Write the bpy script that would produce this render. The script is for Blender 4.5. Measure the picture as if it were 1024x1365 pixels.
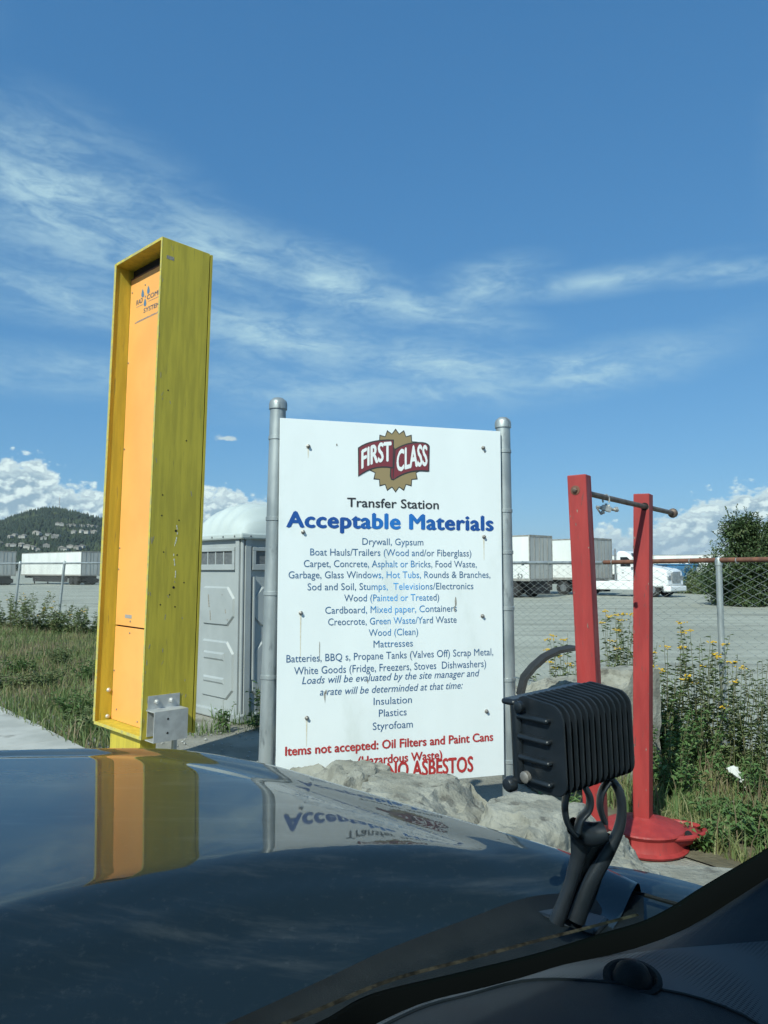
import bpy, bmesh, math, random
import numpy as np
from mathutils import Vector, Matrix, noise, Euler

random.seed(7)
rng = np.random.default_rng(7)
R = math.radians
scene = bpy.context.scene
for o in list(bpy.data.objects):
    bpy.data.objects.remove(o)

# ------------------------------------------------------------------ camera
F_PX, CX, CY, EYE = 986.0, 512.0, 682.5, 1.8
PITCH = math.atan(77.5 / F_PX)
cam_d = bpy.data.cameras.new('camera')
cam = bpy.data.objects.new('camera', cam_d)
scene.collection.objects.link(cam)
cam.location = (0, 0, EYE)
cam.rotation_euler = (R(90) + PITCH, 0, 0)
cam_d.sensor_fit = 'VERTICAL'
cam_d.sensor_height = 36.0
cam_d.lens = 36.0 * F_PX / 1365.0
cam_d.clip_start = 0.02
cam_d.clip_end = 60000
scene.camera = cam

SUN_AZ, SUN_EL = R(180 + 27), R(42)          # azimuth clockwise from +Y
sun_dir = Vector((math.sin(SUN_AZ) * math.cos(SUN_EL), math.cos(SUN_AZ) * math.cos(SUN_EL), math.sin(SUN_EL)))
sd = bpy.data.lights.new('sun', 'SUN')
sd.energy = 5.0
sd.angle = R(0.53)
sd.color = (1.0, 0.965, 0.89)
sun = bpy.data.objects.new('sun', sd)
scene.collection.objects.link(sun)
sun.rotation_euler = (-sun_dir).to_track_quat('-Z', 'Y').to_euler()
sun.location = (-3, -4, 12)

scene.view_settings.view_transform = 'Standard'
scene.view_settings.look = 'None'
scene.view_settings.exposure = 0.04
scene.view_settings.gamma = 1.0
scene.view_settings.use_curve_mapping = False
scene.render.engine = 'CYCLES'
scene.cycles.use_denoising = True
scene.cycles.max_bounces = 5
scene.cycles.diffuse_bounces = 3
scene.cycles.glossy_bounces = 3
scene.cycles.use_adaptive_sampling = True
scene.cycles.adaptive_threshold = 0.03
scene.cycles.transparent_max_bounces = 16
scene.cycles.volume_bounces = 0


# ------------------------------------------------------------------ node helper
class NT:
    def __init__(s, tree):
        s.t = tree
        s.n, s.l = tree.nodes, tree.links

    def new(s, typ, **kw):
        n = s.n.new(typ)
        for k, v in kw.items():
            setattr(n, k, v)
        return n

    def put(s, sock, v):
        if isinstance(v, bpy.types.NodeSocket):
            s.l.new(v, sock)
        elif v is not None:
            if isinstance(v, (int, float)) and hasattr(sock.default_value, '__len__'):
                v = [v] * len(sock.default_value)
            elif hasattr(v, '__len__') and len(v) == 3 and hasattr(sock.default_value, '__len__') and len(sock.default_value) == 4:
                v = (*v, 1)
            sock.default_value = v

    def m(s, op, a, b=None, c=None, clamp=False):
        n = s.new('ShaderNodeMath', operation=op, use_clamp=clamp)
        for i, v in enumerate((a, b, c)):
            s.put(n.inputs[i], v)
        return n.outputs[0]

    def add(s, a, b): return s.m('ADD', a, b)
    def sub(s, a, b): return s.m('SUBTRACT', a, b)
    def mul(s, a, b): return s.m('MULTIPLY', a, b)

    def step(s, x, lo, hi, a=0.0, b=1.0):
        n = s.new('ShaderNodeMapRange', interpolation_type='SMOOTHSTEP')
        s.put(n.inputs[0], x)
        for i, v in enumerate((lo, hi, a, b)):
            s.put(n.inputs[i + 1], v)
        return n.outputs[0]

    def xyz(s, x, y, z=0.0):
        n = s.new('ShaderNodeCombineXYZ')
        for i, v in enumerate((x, y, z)):
            s.put(n.inputs[i], v)
        return n.outputs[0]

    def sep(s, v):
        n = s.new('ShaderNodeSeparateXYZ')
        s.put(n.inputs[0], v)
        return n.outputs

    def noise(s, vec, scale=5, detail=4, rough=.55, dist=0.0):
        n = s.new('ShaderNodeTexNoise')
        s.put(n.inputs['Vector'], vec)
        s.put(n.inputs['Scale'], scale)
        s.put(n.inputs['Detail'], detail)
        s.put(n.inputs['Roughness'], rough)
        s.put(n.inputs['Distortion'], dist)
        return n.outputs[0]

    def mix(s, f, a, b, mode='MIX'):
        n = s.new('ShaderNodeMix', data_type='RGBA', blend_type=mode)
        s.put(n.inputs[0], f)
        s.put(n.inputs[6], a)
        s.put(n.inputs[7], b)
        return n.outputs[2]

    def map(s, vec, scale=(1, 1, 1), loc=(0, 0, 0), rot=(0, 0, 0)):
        n = s.new('ShaderNodeMapping')
        s.put(n.inputs[0], vec)
        n.inputs['Location'].default_value = loc
        n.inputs['Rotation'].default_value = rot
        n.inputs['Scale'].default_value = scale
        return n.outputs[0]


# ------------------------------------------------------------------ world: sky with cirrus and cumulus
world = bpy.data.worlds.new('World')
scene.world = world
world.use_nodes = True
T = NT(world.node_tree)
T.n.clear()
sky = T.new('ShaderNodeTexSky', sky_type='NISHITA')
sky.sun_disc = False
sky.sun_elevation = SUN_EL
sky.sun_rotation = SUN_AZ
sky.air_density = 1.0
sky.dust_density = 0.3
sky.ozone_density = 2.5
sky.altitude = 0
tc = T.new('ShaderNodeTexCoord')
dx, dy, dz = T.sep(tc.outputs['Generated'])
DEG = 57.29578
az = T.mul(T.m('ARCTAN2', dx, dy), DEG)
el = T.mul(T.m('ARCSINE', dz), DEG)
sc_rgb = T.sep(sky.outputs[0])
grade = [(.405, .74, .905 * .92), (.63, .565, .965 * 1.06), (.87, .48, .955 * 1.02)]
BGS = .09
chs = []
for ch, (A_, p_, tint_) in zip(sc_rgb, grade):
    k_ = BGS * tint_
    chs.append(T.mul(T.m('POWER', T.mul(ch, k_), p_), A_ / (BGS * tint_)))
skycol = T.xyz(*chs)


azel = T.xyz(az, el, 0)


def blob(ax, ex, wa, we, tilt=0.0):
    n = T.new('ShaderNodeMapping', vector_type='TEXTURE')
    T.put(n.inputs[0], azel)
    n.inputs['Location'].default_value = (ax, ex, 0)
    n.inputs['Rotation'].default_value = (0, 0, R(tilt))
    n.inputs['Scale'].default_value = (wa * 1.9, we * 1.9, 1)
    g_ = T.new('ShaderNodeTexGradient', gradient_type='QUADRATIC_SPHERE')
    T.put(g_.inputs[0], n.outputs[0])
    return g_.outputs[1]


mask = None
for b in [(-24, 25, 8, 4.0, -10, 1.0), (-13, 23.5, 8, 2.2, -14, .85), (-4, 21.6, 7, 1.9, -16, .95), (3, 19.8, 7, 1.3, -12, .75),
          (8, 21.3, 4, 1.4, 8, .8), (17, 21.0, 7, .8, 2, .62), (25, 20.6, 5, .7, -5, .7),
          (-8, 17.6, 9, 2.0, -8, .9), (4, 15.8, 9, 1.5, -6, .95), (16, 14.9, 7, 1.4, 4, 1.0), (-24, 19, 9, 1.6, -6, .7),
          (-24, 14, 12, 1.4, 3, .5), (-6, 14, 10, 2.0, 0, .6), (6, 13.7, 9, 1.4, 3, .6), (22, 15.5, 6, 1.0, 15, .25)]:
    g = T.mul(blob(*b[:5]), b[5])
    mask = g if mask is None else T.m('MAXIMUM', mask, g)
# away from the frame the wisps go on thinly
broad = T.noise(T.xyz(T.mul(az, .03), T.mul(el, .09), 3.1), 1.0, 3, .5)
outside = T.mul(T.step(T.m('ABSOLUTE', az), 27, 40), T.step(broad, .45, .7, 0, .7))
mask = T.m('MAXIMUM', mask, T.mul(outside, T.step(el, 8, 14)))
cv = T.xyz(T.mul(az, .10), T.mul(T.add(el, T.mul(az, .10)), .36), 0)
warp = T.new('ShaderNodeTexNoise')
T.put(warp.inputs['Vector'], cv)
warp.inputs['Scale'].default_value = 1.1
warp.inputs['Detail'].default_value = 3
wv = T.new('ShaderNodeVectorMath', operation='MULTIPLY_ADD')
T.put(wv.inputs[0], warp.outputs[1])
wv.inputs[1].default_value = (.9, .9, 0)
T.put(wv.inputs[2], cv)
n1 = T.noise(wv.outputs[0], 1.5, 7, .6, .5)
n2 = T.noise(T.xyz(T.mul(az, .5), T.mul(el, 1.3), 5), 1.3, 5, .62, .8)
wisp = T.add(T.mul(n1, .75), T.mul(n2, .3))
mask = T.m('POWER', mask, .75)
cir = T.mul(T.step(wisp, .37, .72), mask)
veil = T.mul(mask, .20)
cir = T.m('MINIMUM', T.add(T.mul(cir, .88), veil), .88)
c1 = T.mix(cir, skycol, (6.0, 8.0, 9.0))
# cumulus along the horizon: height of the tops by azimuth (degrees)
ramp = T.new('ShaderNodeFloatCurve')
T.put(ramp.inputs['Value'], T.m('DIVIDE', T.add(az, 180), 360))
cur = ramp.mapping.curves[0]
prof = [(-180, 3), (-120, 5), (-60, 4), (-34, 6.5), (-27.5, 8.3), (-25.2, 8.3), (-23.3, 6.6), (-20.5, 6.3), (-17, 4.5), (-13.5, 6.6), (-11.5, 6.6), (-9.3, 5.6), (-6, 3),
        (0, 1.5), (8, 1.2), (12, .8), (14.5, 2.3), (16.5, 3.7), (18.5, 3.3), (20.5, 3.9), (23, 5.3), (26, 6.2), (30, 6.6), (60, 4.5), (120, 5), (180, 3)]
cur.points[0].location = (0, .3)
cur.points[1].location = (1, .3)
for a_, h_ in prof[1:-1]:
    cur.points.new((a_ + 180) / 360, h_ / 10)
for p in cur.points:
    p.handle_type = 'VECTOR'
ramp.mapping.update()
top = T.mul(ramp.outputs[0], 10)


def puff(off_a, off_e, det):
    v = T.xyz(T.mul(T.add(az, off_a), .5), T.mul(T.add(el, off_e), .72), 1.7)
    a = T.noise(v, 1.0, det, .58, .15)
    vo = T.new('ShaderNodeTexVoronoi', feature='SMOOTH_F1')
    T.put(vo.inputs['Vector'], v)
    vo.inputs['Scale'].default_value = 2.1
    vo.inputs['Smoothness'].default_value = .35
    vo.inputs['Detail'].default_value = 2
    return T.sub(T.mul(a, 1.5), T.mul(vo.outputs['Distance'], .75))


pa = puff(0, 0, 6)
pb = puff(.28, -.34, 3)
dens = T.add(T.mul(T.sub(top, el), .85), T.mul(T.sub(pa, .18), 1.7))
cum = T.mul(T.step(dens, .0, .7), T.step(el, -3, -.5))
light_ = T.step(T.add(T.sub(pa, pb), T.mul(T.sub(pa, .3), .40)), -.36, .38)
rim = T.step(dens, 1.7, .2)
lum = T.m('MAXIMUM', light_, T.mul(rim, .8))
ccol = T.mix(lum, (3.6, 4.9, 6.2), (9.6, 10.4, 10.5))
ccol = T.mix(T.step(el, 4.0, .5, 0, .55), ccol, (3.6, 5.0, 6.2))
# a lone small flat cloud and a faint one
lone = T.m('MAXIMUM', T.mul(blob(-12.3, 9.95, 1.9, .50), 1.2), T.mul(blob(11.6, 4.7, .5, .14), .8))
lone = T.step(T.add(lone, T.mul(T.sub(pa, .45), .5)), .45, .75)
c2 = T.mix(T.mul(cum, .97), c1, ccol)
c2 = T.mix(T.mul(lone, .85), c2, (7.2, 8.0, 8.3))
bg = T.new('ShaderNodeBackground')
T.put(bg.inputs[0], c2)
bg.inputs[1].default_value = BGS
world.cycles.sampling_method = 'MANUAL'
world.cycles.sample_map_resolution = 512
wo = T.new('ShaderNodeOutputWorld')
T.l.new(bg.outputs[0], wo.inputs[0])


# ------------------------------------------------------------------ geometry helpers
def ray(px, py):
    u, v = (px - CX) / F_PX, (CY - py) / F_PX
    return Vector((u, math.cos(PITCH) - v * math.sin(PITCH), math.sin(PITCH) + v * math.cos(PITCH)))


def P(px, py, Y):
    d = ray(px, py)
    return Vector((0, 0, EYE)) + d * (Y / d.y)


def G(px, py, z=0.0):
    d = ray(px, py)
    return Vector((0, 0, EYE)) + d * ((z - EYE) / d.z)


def link(o, parent=None):
    scene.collection.objects.link(o)
    if parent is not None:
        o.parent = parent
    return o


def tag(o, label=None, cat=None, group=None, kind=None):
    if label: o['label'] = label
    if cat: o['category'] = cat
    if group: o['group'] = group
    if kind: o['kind'] = kind
    return o


def thing(name, loc=(0, 0, 0), rot=(0, 0, 0), label=None, cat=None, group=None, kind=None, parent=None):
    o = bpy.data.objects.new(name, None)
    o.empty_display_size = .2
    link(o, parent)
    o.location = loc
    o.rotation_euler = rot
    return tag(o, label, cat, group, kind)


def copy_tree(o, parent=None):
    c = o.copy()
    link(c, None)
    c.parent = parent
    if parent is not None:
        c.matrix_parent_inverse = o.matrix_parent_inverse
    for ch in list(o.children):
        copy_tree(ch, c)
    return c


class MB:
    def __init__(s):
        s.v, s.f, s.smooth = [], [], []

    def box(s, c, size, M=None):
        c = Vector(c)
        hx, hy, hz = size[0] / 2, size[1] / 2, size[2] / 2
        b = len(s.v)
        for z in (-hz, hz):
            for x, y in ((-hx, -hy), (hx, -hy), (hx, hy), (-hx, hy)):
                p = Vector((x, y, z))
                s.v.append(c + (M @ p if M else p))
        for f in ((0, 3, 2, 1), (4, 5, 6, 7), (0, 1, 5, 4), (1, 2, 6, 5), (2, 3, 7, 6), (3, 0, 4, 7)):
            s.f.append([b + i for i in f])
        return s

    def box2(s, lo, hi):
        return s.box([(a + b) / 2 for a, b in zip(lo, hi)], [abs(b - a) for a, b in zip(lo, hi)])

    def tube(s, pts, r, n=8, caps=True, sq=None):
        pts = [Vector(p) for p in pts]
        rs = r if hasattr(r, '__len__') else [r] * len(pts)
        base = len(s.v)
        prev = None
        for i, p in enumerate(pts):
            t = (pts[min(i + 1, len(pts) - 1)] - pts[max(i - 1, 0)]).normalized()
            if prev is None:
                a = t.orthogonal().normalized()
            else:
                a = (prev - t * prev.dot(t)).normalized()
            prev = a
            b = t.cross(a)
            for k in range(n):
                w = 2 * math.pi * k / n
                s.v.append(p + (a * math.cos(w) + b * math.sin(w)) * rs[i])
        for i in range(len(pts) - 1):
            for k in range(n):
                q = base + i * n
                s.f.append([q + k, q + (k + 1) % n, q + n + (k + 1) % n, q + n + k])
        if caps:
            s.f.append([base + k for k in range(n)][::-1])
            s.f.append([base + (len(pts) - 1) * n + k for k in range(n)])
        return s

    def lathe(s, c, prof, n=24, axis=None):
        M = Matrix.Identity(3) if axis is None else Vector(axis).normalized().to_track_quat('Z', 'Y').to_matrix()
        c = Vector(c)
        base = len(s.v)
        for r, z in prof:
            for k in range(n):
                w = 2 * math.pi * k / n
                s.v.append(c + M @ Vector((r * math.cos(w), r * math.sin(w), z)))
        for i in range(len(prof) - 1):
            for k in range(n):
                q = base + i * n
                s.f.append([q + k, q + (k + 1) % n, q + n + (k + 1) % n, q + n + k])
        s.f.append([base + k for k in range(n)][::-1])
        s.f.append([base + (len(prof) - 1) * n + k for k in range(n)])
        return s

    def prism(s, poly, vec):
        """closed polygon (3D points) extruded by vec"""
        b = len(s.v)
        n = len(poly)
        vec = Vector(vec)
        s.v += [Vector(p) for p in poly] + [Vector(p) + vec for p in poly]
        s.f.append([b + i for i in range(n)][::-1])
        s.f.append([b + n + i for i in range(n)])
        for i in range(n):
            j = (i + 1) % n
            s.f.append([b + i, b + j, b + n + j, b + n + i])
        return s

    def poly(s, pts):
        b = len(s.v)
        s.v += [Vector(p) for p in pts]
        s.f.append([b + i for i in range(len(pts))])
        return s

    def grid(s, rows):
        b = len(s.v)
        n = len(rows[0])
        for r in rows:
            s.v += [Vector(p) for p in r]
        for i in range(len(rows) - 1):
            for j in range(n - 1):
                q = b + i * n + j
                s.f.append([q, q + 1, q + n + 1, q + n])
        return s

    def build(s, name, mat, parent=None, smooth=False, bevel=0, label=None, recalc=True):
        me = bpy.data.meshes.new(name)
        me.from_pydata([tuple(v) for v in s.v], [], s.f)
        if recalc:
            bm = bmesh.new()
            bm.from_mesh(me)
            bmesh.ops.recalc_face_normals(bm, faces=bm.faces)
            bm.to_mesh(me)
            bm.free()
        if smooth:
            me.polygons.foreach_set('use_smooth', [True] * len(me.polygons))
            if smooth != 'all':
                me.set_sharp_from_angle(angle=R(38))
        if mat: me.materials.append(mat)
        o = bpy.data.objects.new(name, me)
        link(o, parent)
        if bevel:
            md = o.modifiers.new('bevel', 'BEVEL')
            md.width = bevel
            md.segments = 2
            md.limit_method = 'ANGLE'
        if label: o['label'] = label
        return o


def np_mesh(name, verts, faces, mat, parent=None, n=3):
    """fast mesh from numpy arrays: faces (m, n)"""
    me = bpy.data.meshes.new(name)
    me.vertices.add(len(verts))
    me.vertices.foreach_set('co', np.asarray(verts, dtype=np.float32).ravel())
    faces = np.asarray(faces, dtype=np.int32)
    me.loops.add(faces.size)
    me.loops.foreach_set('vertex_index', faces.ravel())
    me.polygons.add(len(faces))
    me.polygons.foreach_set('loop_start', np.arange(0, faces.size, n, dtype=np.int32))
    me.update(calc_edges=True)
    if mat: me.materials.append(mat)
    o = bpy.data.objects.new(name, me)
    return link(o, parent)


# ------------------------------------------------------------------ materials
def mat(name, c1, c2=None, scale=8, rough=.6, metal=0.0, bump=0.0, bscale=60, stretch=(1, 1, 1), lo=.35, hi=.65, spec=.5, detail=5,
        coat=0.0, trans=0.0, c3=None, s3=3, lo3=.6, hi3=.7, r2=None, coords='Object', random_obj=0.0):
    m = bpy.data.materials.new(name)
    m.use_nodes = True
    t = NT(m.node_tree)
    b = t.n['Principled BSDF']
    co = t.new('ShaderNodeTexCoord').outputs[coords]
    v = t.map(co, stretch)
    col = c1
    if c2 is not None:
        f = t.step(t.noise(v, scale, detail), lo, hi)
        col = t.mix(f, c1, c2)
    if c3 is not None:
        f3 = t.step(t.noise(t.map(co, stretch, (7, 3, 1)), s3, 6, .6), lo3, hi3)
        col = t.mix(f3, col, c3)
    if random_obj:
        oi = t.new('ShaderNodeObjectInfo')
        k = t.add(t.mul(oi.outputs['Random'], random_obj), 1 - random_obj / 2)
        hs = t.new('ShaderNodeHueSaturation')
        t.put(hs.inputs['Value'], k)
        t.put(hs.inputs['Color'], col)
        col = hs.outputs[0]
    t.put(b.inputs['Base Color'], col)
    if r2 is not None:
        t.put(b.inputs['Roughness'], t.step(t.noise(v, scale * 1.7, 4), .3, .7, rough, r2))
    else:
        b.inputs['Roughness'].default_value = rough
    b.inputs['Metallic'].default_value = metal
    b.inputs['Specular IOR Level'].default_value = spec
    b.inputs['Coat Weight'].default_value = coat
    b.inputs['Coat Roughness'].default_value = .03
    if bump:
        bn = t.new('ShaderNodeBump')
        bn.inputs['Strength'].default_value = 1.0
        bn.inputs['Distance'].default_value = bump
        t.put(bn.inputs['Height'], t.noise(v, bscale, 5, .6))
        t.l.new(bn.outputs[0], b.inputs['Normal'])
    m['_t'] = 0
    return m


M = {}
M['gravel'] = mat('gravel_ground', (.20, .19, .155), (.31, .295, .25), 1.2, .95, bump=.02, bscale=30, c3=(.13, .12, .09), s3=.8, lo3=.55, hi3=.75, coords='Object')
M['yard'] = mat('yard_gravel', (.27, .275, .225), (.355, .36, .30), .35, .95, bump=.02, bscale=8, stretch=(.5, 2.0, 1), c3=(.20, .20, .165), s3=.5, lo3=.52, hi3=.7)
M['asphalt'] = mat('asphalt', (.05, .05, .05), (.09, .09, .088), 3, .9, bump=.004, bscale=150)
M['soil'] = mat('grass_soil', (.10, .085, .05), (.16, .14, .09), 3, .95, bump=.02, bscale=20)
M['concrete'] = mat('slab_concrete', (.34, .34, .31), (.44, .435, .40), 2.2, .92, bump=.003, bscale=90, c3=(.22, .215, .19), s3=2.5, lo3=.58, hi3=.72)
M['rough_concrete'] = mat('broken_concrete', (.20, .195, .16), (.30, .295, .25), 5, .95, bump=.012, bscale=38, c3=(.13, .125, .105), s3=9, lo3=.56, hi3=.66)
M['yellow'] = mat('weathered_yellow_paint', (.44, .35, .036), (.56, .44, .044), 3.2, .62, bump=.0012, bscale=25, stretch=(6, 6, .6), c3=(.22, .19, .055), s3=5, lo3=.60, hi3=.75)
M['yellow_edge'] = mat('yellow_plywood_edge', (.60, .49, .07), (.42, .38, .14), 18, .7, bump=.002, bscale=60, c3=(.20, .19, .12), s3=30, lo3=.62, hi3=.7)
M['orange'] = mat('orange_cover_panel', (.90, .43, .115), (.84, .385, .10), 1.5, .55, c3=(.78, .36, .10), s3=2, lo3=.55, hi3=.8)
M['galv'] = mat('galvanised_steel', (.30, .33, .33), (.44, .47, .46), 9, .48, metal=.55, bump=.0006, bscale=80, stretch=(1, 1, .35), c3=(.22, .24, .24), s3=14, lo3=.58, hi3=.7)
M['wire'] = mat('galvanised_wire', (.36, .39, .37), (.50, .53, .50), 5, .55, metal=.25)
M['rust'] = mat('rusty_pipe', (.20, .085, .05), (.13, .06, .04), 12, .85, bump=.001, bscale=80, c3=(.30, .13, .07), s3=20)
M['dark_steel'] = mat('dull_steel_rod', (.12, .085, .065), (.20, .16, .13), 25, .6, metal=.5, c3=(.17, .07, .04), s3=9)
M['alu'] = mat('bracket_aluminium', (.50, .50, .48), (.62, .62, .60), 10, .45, metal=.5)
M['bolt'] = mat('bolt_steel', (.22, .20, .18), (.34, .32, .29), 40, .5, metal=.6)
M['hole'] = mat('dark_hole', (.01, .01, .01), rough=.9)
M['red'] = mat('red_painted_wood', (.29, .026, .024), (.35, .034, .030), 6, .5, bump=.0008, bscale=30, stretch=(3, 3, .5), c3=(.13, .045, .04), s3=22, lo3=.63, hi3=.69, r2=.75)
M['toilet'] = mat('grey_toilet_plastic', (.32, .345, .345), (.365, .39, .39), 2, .5, c3=(.28, .30, .30), s3=2.6, lo3=.6, hi3=.8)
M['toilet_roof'] = mat('white_toilet_roof', (.44, .49, .475), (.50, .55, .53), 2, .5)
M['vent'] = mat('vent_mesh_dark', (.10, .11, .115), (.14, .15, .155), 30, .7)
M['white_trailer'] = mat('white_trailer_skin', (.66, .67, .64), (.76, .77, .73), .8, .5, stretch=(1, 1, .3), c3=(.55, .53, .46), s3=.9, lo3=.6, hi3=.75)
M['trailer_end'] = mat('shaded_trailer_end', (.38, .38, .36), (.46, .46, .43), 1.0, .6, stretch=(1, 1, .3), c3=(.27, .25, .21), s3=1.5)  # shade on the trailer ends painted in as a darker base colour
M['trailer_trim'] = mat('trailer_trim', (.22, .21, .19), (.32, .31, .28), 3, .6)
M['under'] = mat('black_undercarriage', (.02, .02, .022), (.035, .035, .035), 4, .8)
M['tyre'] = mat('tyre_rubber', (.018, .018, .018), (.03, .03, .03), 10, .8)
M['blue'] = mat('blue_container_paint', (.05, .16, .30), (.07, .22, .40), 1, .6)
M['truck_white'] = mat('white_truck_paint', (.74, .75, .74), (.80, .80, .79), 1, .3)
M['dark_glass'] = mat('dark_cab_glass', (.015, .02, .025), rough=.08)
M['grille'] = mat('grille_chrome', (.30, .31, .32), (.42, .43, .44), 5, .3, metal=.7)
M['hillg'] = mat('hill_forest_floor', (.022, .04, .022), (.035, .055, .03), .01, .95)
M['forest'] = mat('hill_forest', (.010, .023, .014), (.021, .037, .016), .02, .95, c3=(.045, .062, .026), s3=.012, lo3=.55, hi3=.62)
M['farhill'] = mat('distant_hills', (.03, .045, .03), (.04, .06, .035), .001, .95)
M['house_wall'] = mat('pale_house_wall', (.30, .29, .26), (.45, .44, .40), .02, .8, random_obj=.7)
M['house_roof'] = mat('house_roof', (.22, .20, .18), (.32, .29, .26), .02, .9, random_obj=.8)
M['mast'] = mat('mast_paint', (.30, .25, .24), rough=.6)
M['black_lamp'] = mat('black_cast_aluminium', (.009, .013, .017), (.014, .018, .023), 30, .36, bump=.0002, bscale=500, spec=.45)
M['paper'] = mat('litter_paper', (.55, .55, .52), rough=.8)


def leafmat(name, a, b, c=None, scale=3.0, rough=.6):
    m = mat(name, a, b, scale, rough, c3=c, s3=scale * 2.3, lo3=.55, hi3=.65, coords='Object')
    t = NT(m.node_tree)
    p = t.n['Principled BSDF']
    out = t.n['Material Output']
    tr = t.new('ShaderNodeBsdfTranslucent')
    src = p.inputs['Base Color'].links[0].from_socket
    t.l.new(src, tr.inputs[0])
    mx = t.new('ShaderNodeMixShader')
    mx.inputs[0].default_value = .3
    t.l.new(p.outputs[0], mx.inputs[1])
    t.l.new(tr.outputs[0], mx.inputs[2])
    t.l.new(mx.outputs[0], out.inputs[0])
    return m


M['leaf'] = leafmat('weed_leaf', (.14, .19, .075), (.19, .24, .10), (.26, .27, .14), 2.5)
M['leaf_dark'] = leafmat('nettle_leaf', (.09, .17, .05), (.13, .22, .07), (.17, .24, .09), 3)
M['leaf_tree'] = leafmat('tree_leaf', (.065, .105, .04), (.095, .145, .055), (.14, .17, .07), .9)
M['grass'] = leafmat('grass_blade', (.14, .19, .06), (.26, .26, .11), (.32, .26, .15), 1.3)
M['grass_green'] = leafmat('green_grass_blade', (.10, .17, .05), (.16, .22, .075), (.25, .24, .12), 1.6)
M['dry'] = leafmat('dry_seed_heads', (.28, .22, .13), (.20, .14, .09), (.34, .28, .18), 2)
M['stem'] = mat('weed_stem', (.10, .12, .045), (.15, .13, .07), 6, .8)
M['flower'] = mat('yellow_button_flowers', (.72, .46, .02), (.60, .36, .02), 30, .7)
M['bark'] = mat('bark', (.08, .065, .05), (.12, .10, .08), 8, .9)

# weathered metal bits on sign
M['sign'] = mat('white_sign_face', (.775, .815, .80), (.81, .85, .835), 3, .38, c3=(.62, .66, .62), s3=3.5, lo3=.52, hi3=.85, stretch=(1, 1, .45))
M['tan'] = mat('logo_tan', (.30, .225, .11), rough=.5)
M['burgundy'] = mat('logo_burgundy', (.20, .035, .045), rough=.5)
M['ink_dark'] = mat('logo_outline', (.035, .04, .04), rough=.5)
M['ink_white'] = mat('logo_white', (.80, .82, .80), rough=.5)
M['ink_black'] = mat('black_lettering', (.03, .03, .035), rough=.5)
M['ink_red'] = mat('red_lettering', (.42, .03, .03), (.50, .045, .04), 20, .5)
M['ink_navy'] = mat('navy_lettering', (.045, .12, .25), rough=.5)
M['logo_blue'] = mat('logo_blue', (.09, .19, .30), rough=.5)
M['stain'] = mat('rust_stain', (.62, .55, .40), (.70, .66, .55), 60, .6)
M['smudge'] = mat('dirt_smudge', (.20, .18, .15), (.36, .34, .30), 90, .8)


def glare_ink(name, dark, light, z, r):  # sun glare through the windshield put into the lettering colour
    """blue ink with sun glare painted in as a brighter patch mid-board (object coordinates)"""
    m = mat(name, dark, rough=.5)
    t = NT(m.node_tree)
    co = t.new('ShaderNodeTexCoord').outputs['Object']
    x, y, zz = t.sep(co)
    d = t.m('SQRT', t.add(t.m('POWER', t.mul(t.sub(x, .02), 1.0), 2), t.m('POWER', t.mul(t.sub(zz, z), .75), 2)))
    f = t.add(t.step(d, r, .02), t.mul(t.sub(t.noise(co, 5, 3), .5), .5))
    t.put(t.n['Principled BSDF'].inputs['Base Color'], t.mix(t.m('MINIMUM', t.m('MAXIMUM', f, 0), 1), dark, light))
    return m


M['ink_body'] = glare_ink('blue_body_lettering', (.045, .125, .25), (.08, .38, .78), 1.66, .26)
M['ink_title'] = glare_ink('blue_title_lettering', (.010, .075, .30), (.015, .17, .52), 2.03, .30)

# ------------------------------------------------------------------ ground, yard, road
def sheet(name, pts, z, m, kind='structure'):
    o = MB().poly([(x, y, z) for x, y in pts]).build(name, m)
    o['kind'] = kind
    return o


sheet('ground', [(-25000, -200), (25000, -200), (25000, 22000), (-25000, 22000)], -.008, M['gravel'])
# fence line: right run, corner, left run
FA = Vector((4.35, 5.25, 0))
FDIR = Vector((-.489, .872, 0)).normalized()
FPOST = Vector((3.25, 7.2, 0))
FCORNER = Vector((-4.2, 20.5, 0))
FLEFT = Vector((-17.9, 27.6, 0))
sheet('gravel_yard', [(9, 2), (400, 2), (400, 420), (-400, 420), (-400, 28), (-17.9, 28.2), (-4.2, 21.0), (3.6, 7.4), (4.9, 5.0)], -.002, M['yard'])
sheet('road', [(-60, -30), (1.2, -30), (1.2, 3.0), (-2.2, 5.6), (-6.5, 8.9), (-60, 50)], .004, M['asphalt'])
# weedy verge soil
sheet('verge', [(-4.6, 9.9), (-3.0, 8.2), (-2.7, 9.2), (-3.2, 14), (-4.0, 20.2), (-17.9, 27.4), (-60, 49), (-16, 22)], .008, M['soil'])
sheet('verge', [(1.5, 5.3), (2.2, 4.4), (5.2, 3.6), (5.0, 5.0), (3.4, 7.2), (1.3, 11), (.4, 9)], .008, M['soil'])

# concrete pavement slabs at the left
pav = thing('pavement', kind='structure')
e0, e1 = G(125, 1003, .07), G(0, 940, .07)
ed = (e1 - e0); ed.z = 0; ed.normalize()
en = Vector((-ed.y, ed.x, 0))      # away from the verge, towards the road
if en.y > 0: en = -en
start = e0 - ed * 2.2
k = 0
for i in range(9):
    for j in range(2):
        w, d = 1.5, 1.15
        a = start + ed * (i * w) + en * (j * d + .0)
        q = [a + ed * .008, a + ed * (w - .008), a + ed * (w - .008) + en * (d - .012), a + ed * .008 + en * (d - .012)]
        dz = random.uniform(-.006, .006)
        o = MB().prism([(p.x, p.y, .0 + dz) for p in q], (0, 0, .07)).build('slab', M['concrete'], pav, bevel=.006)
        k += 1


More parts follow.
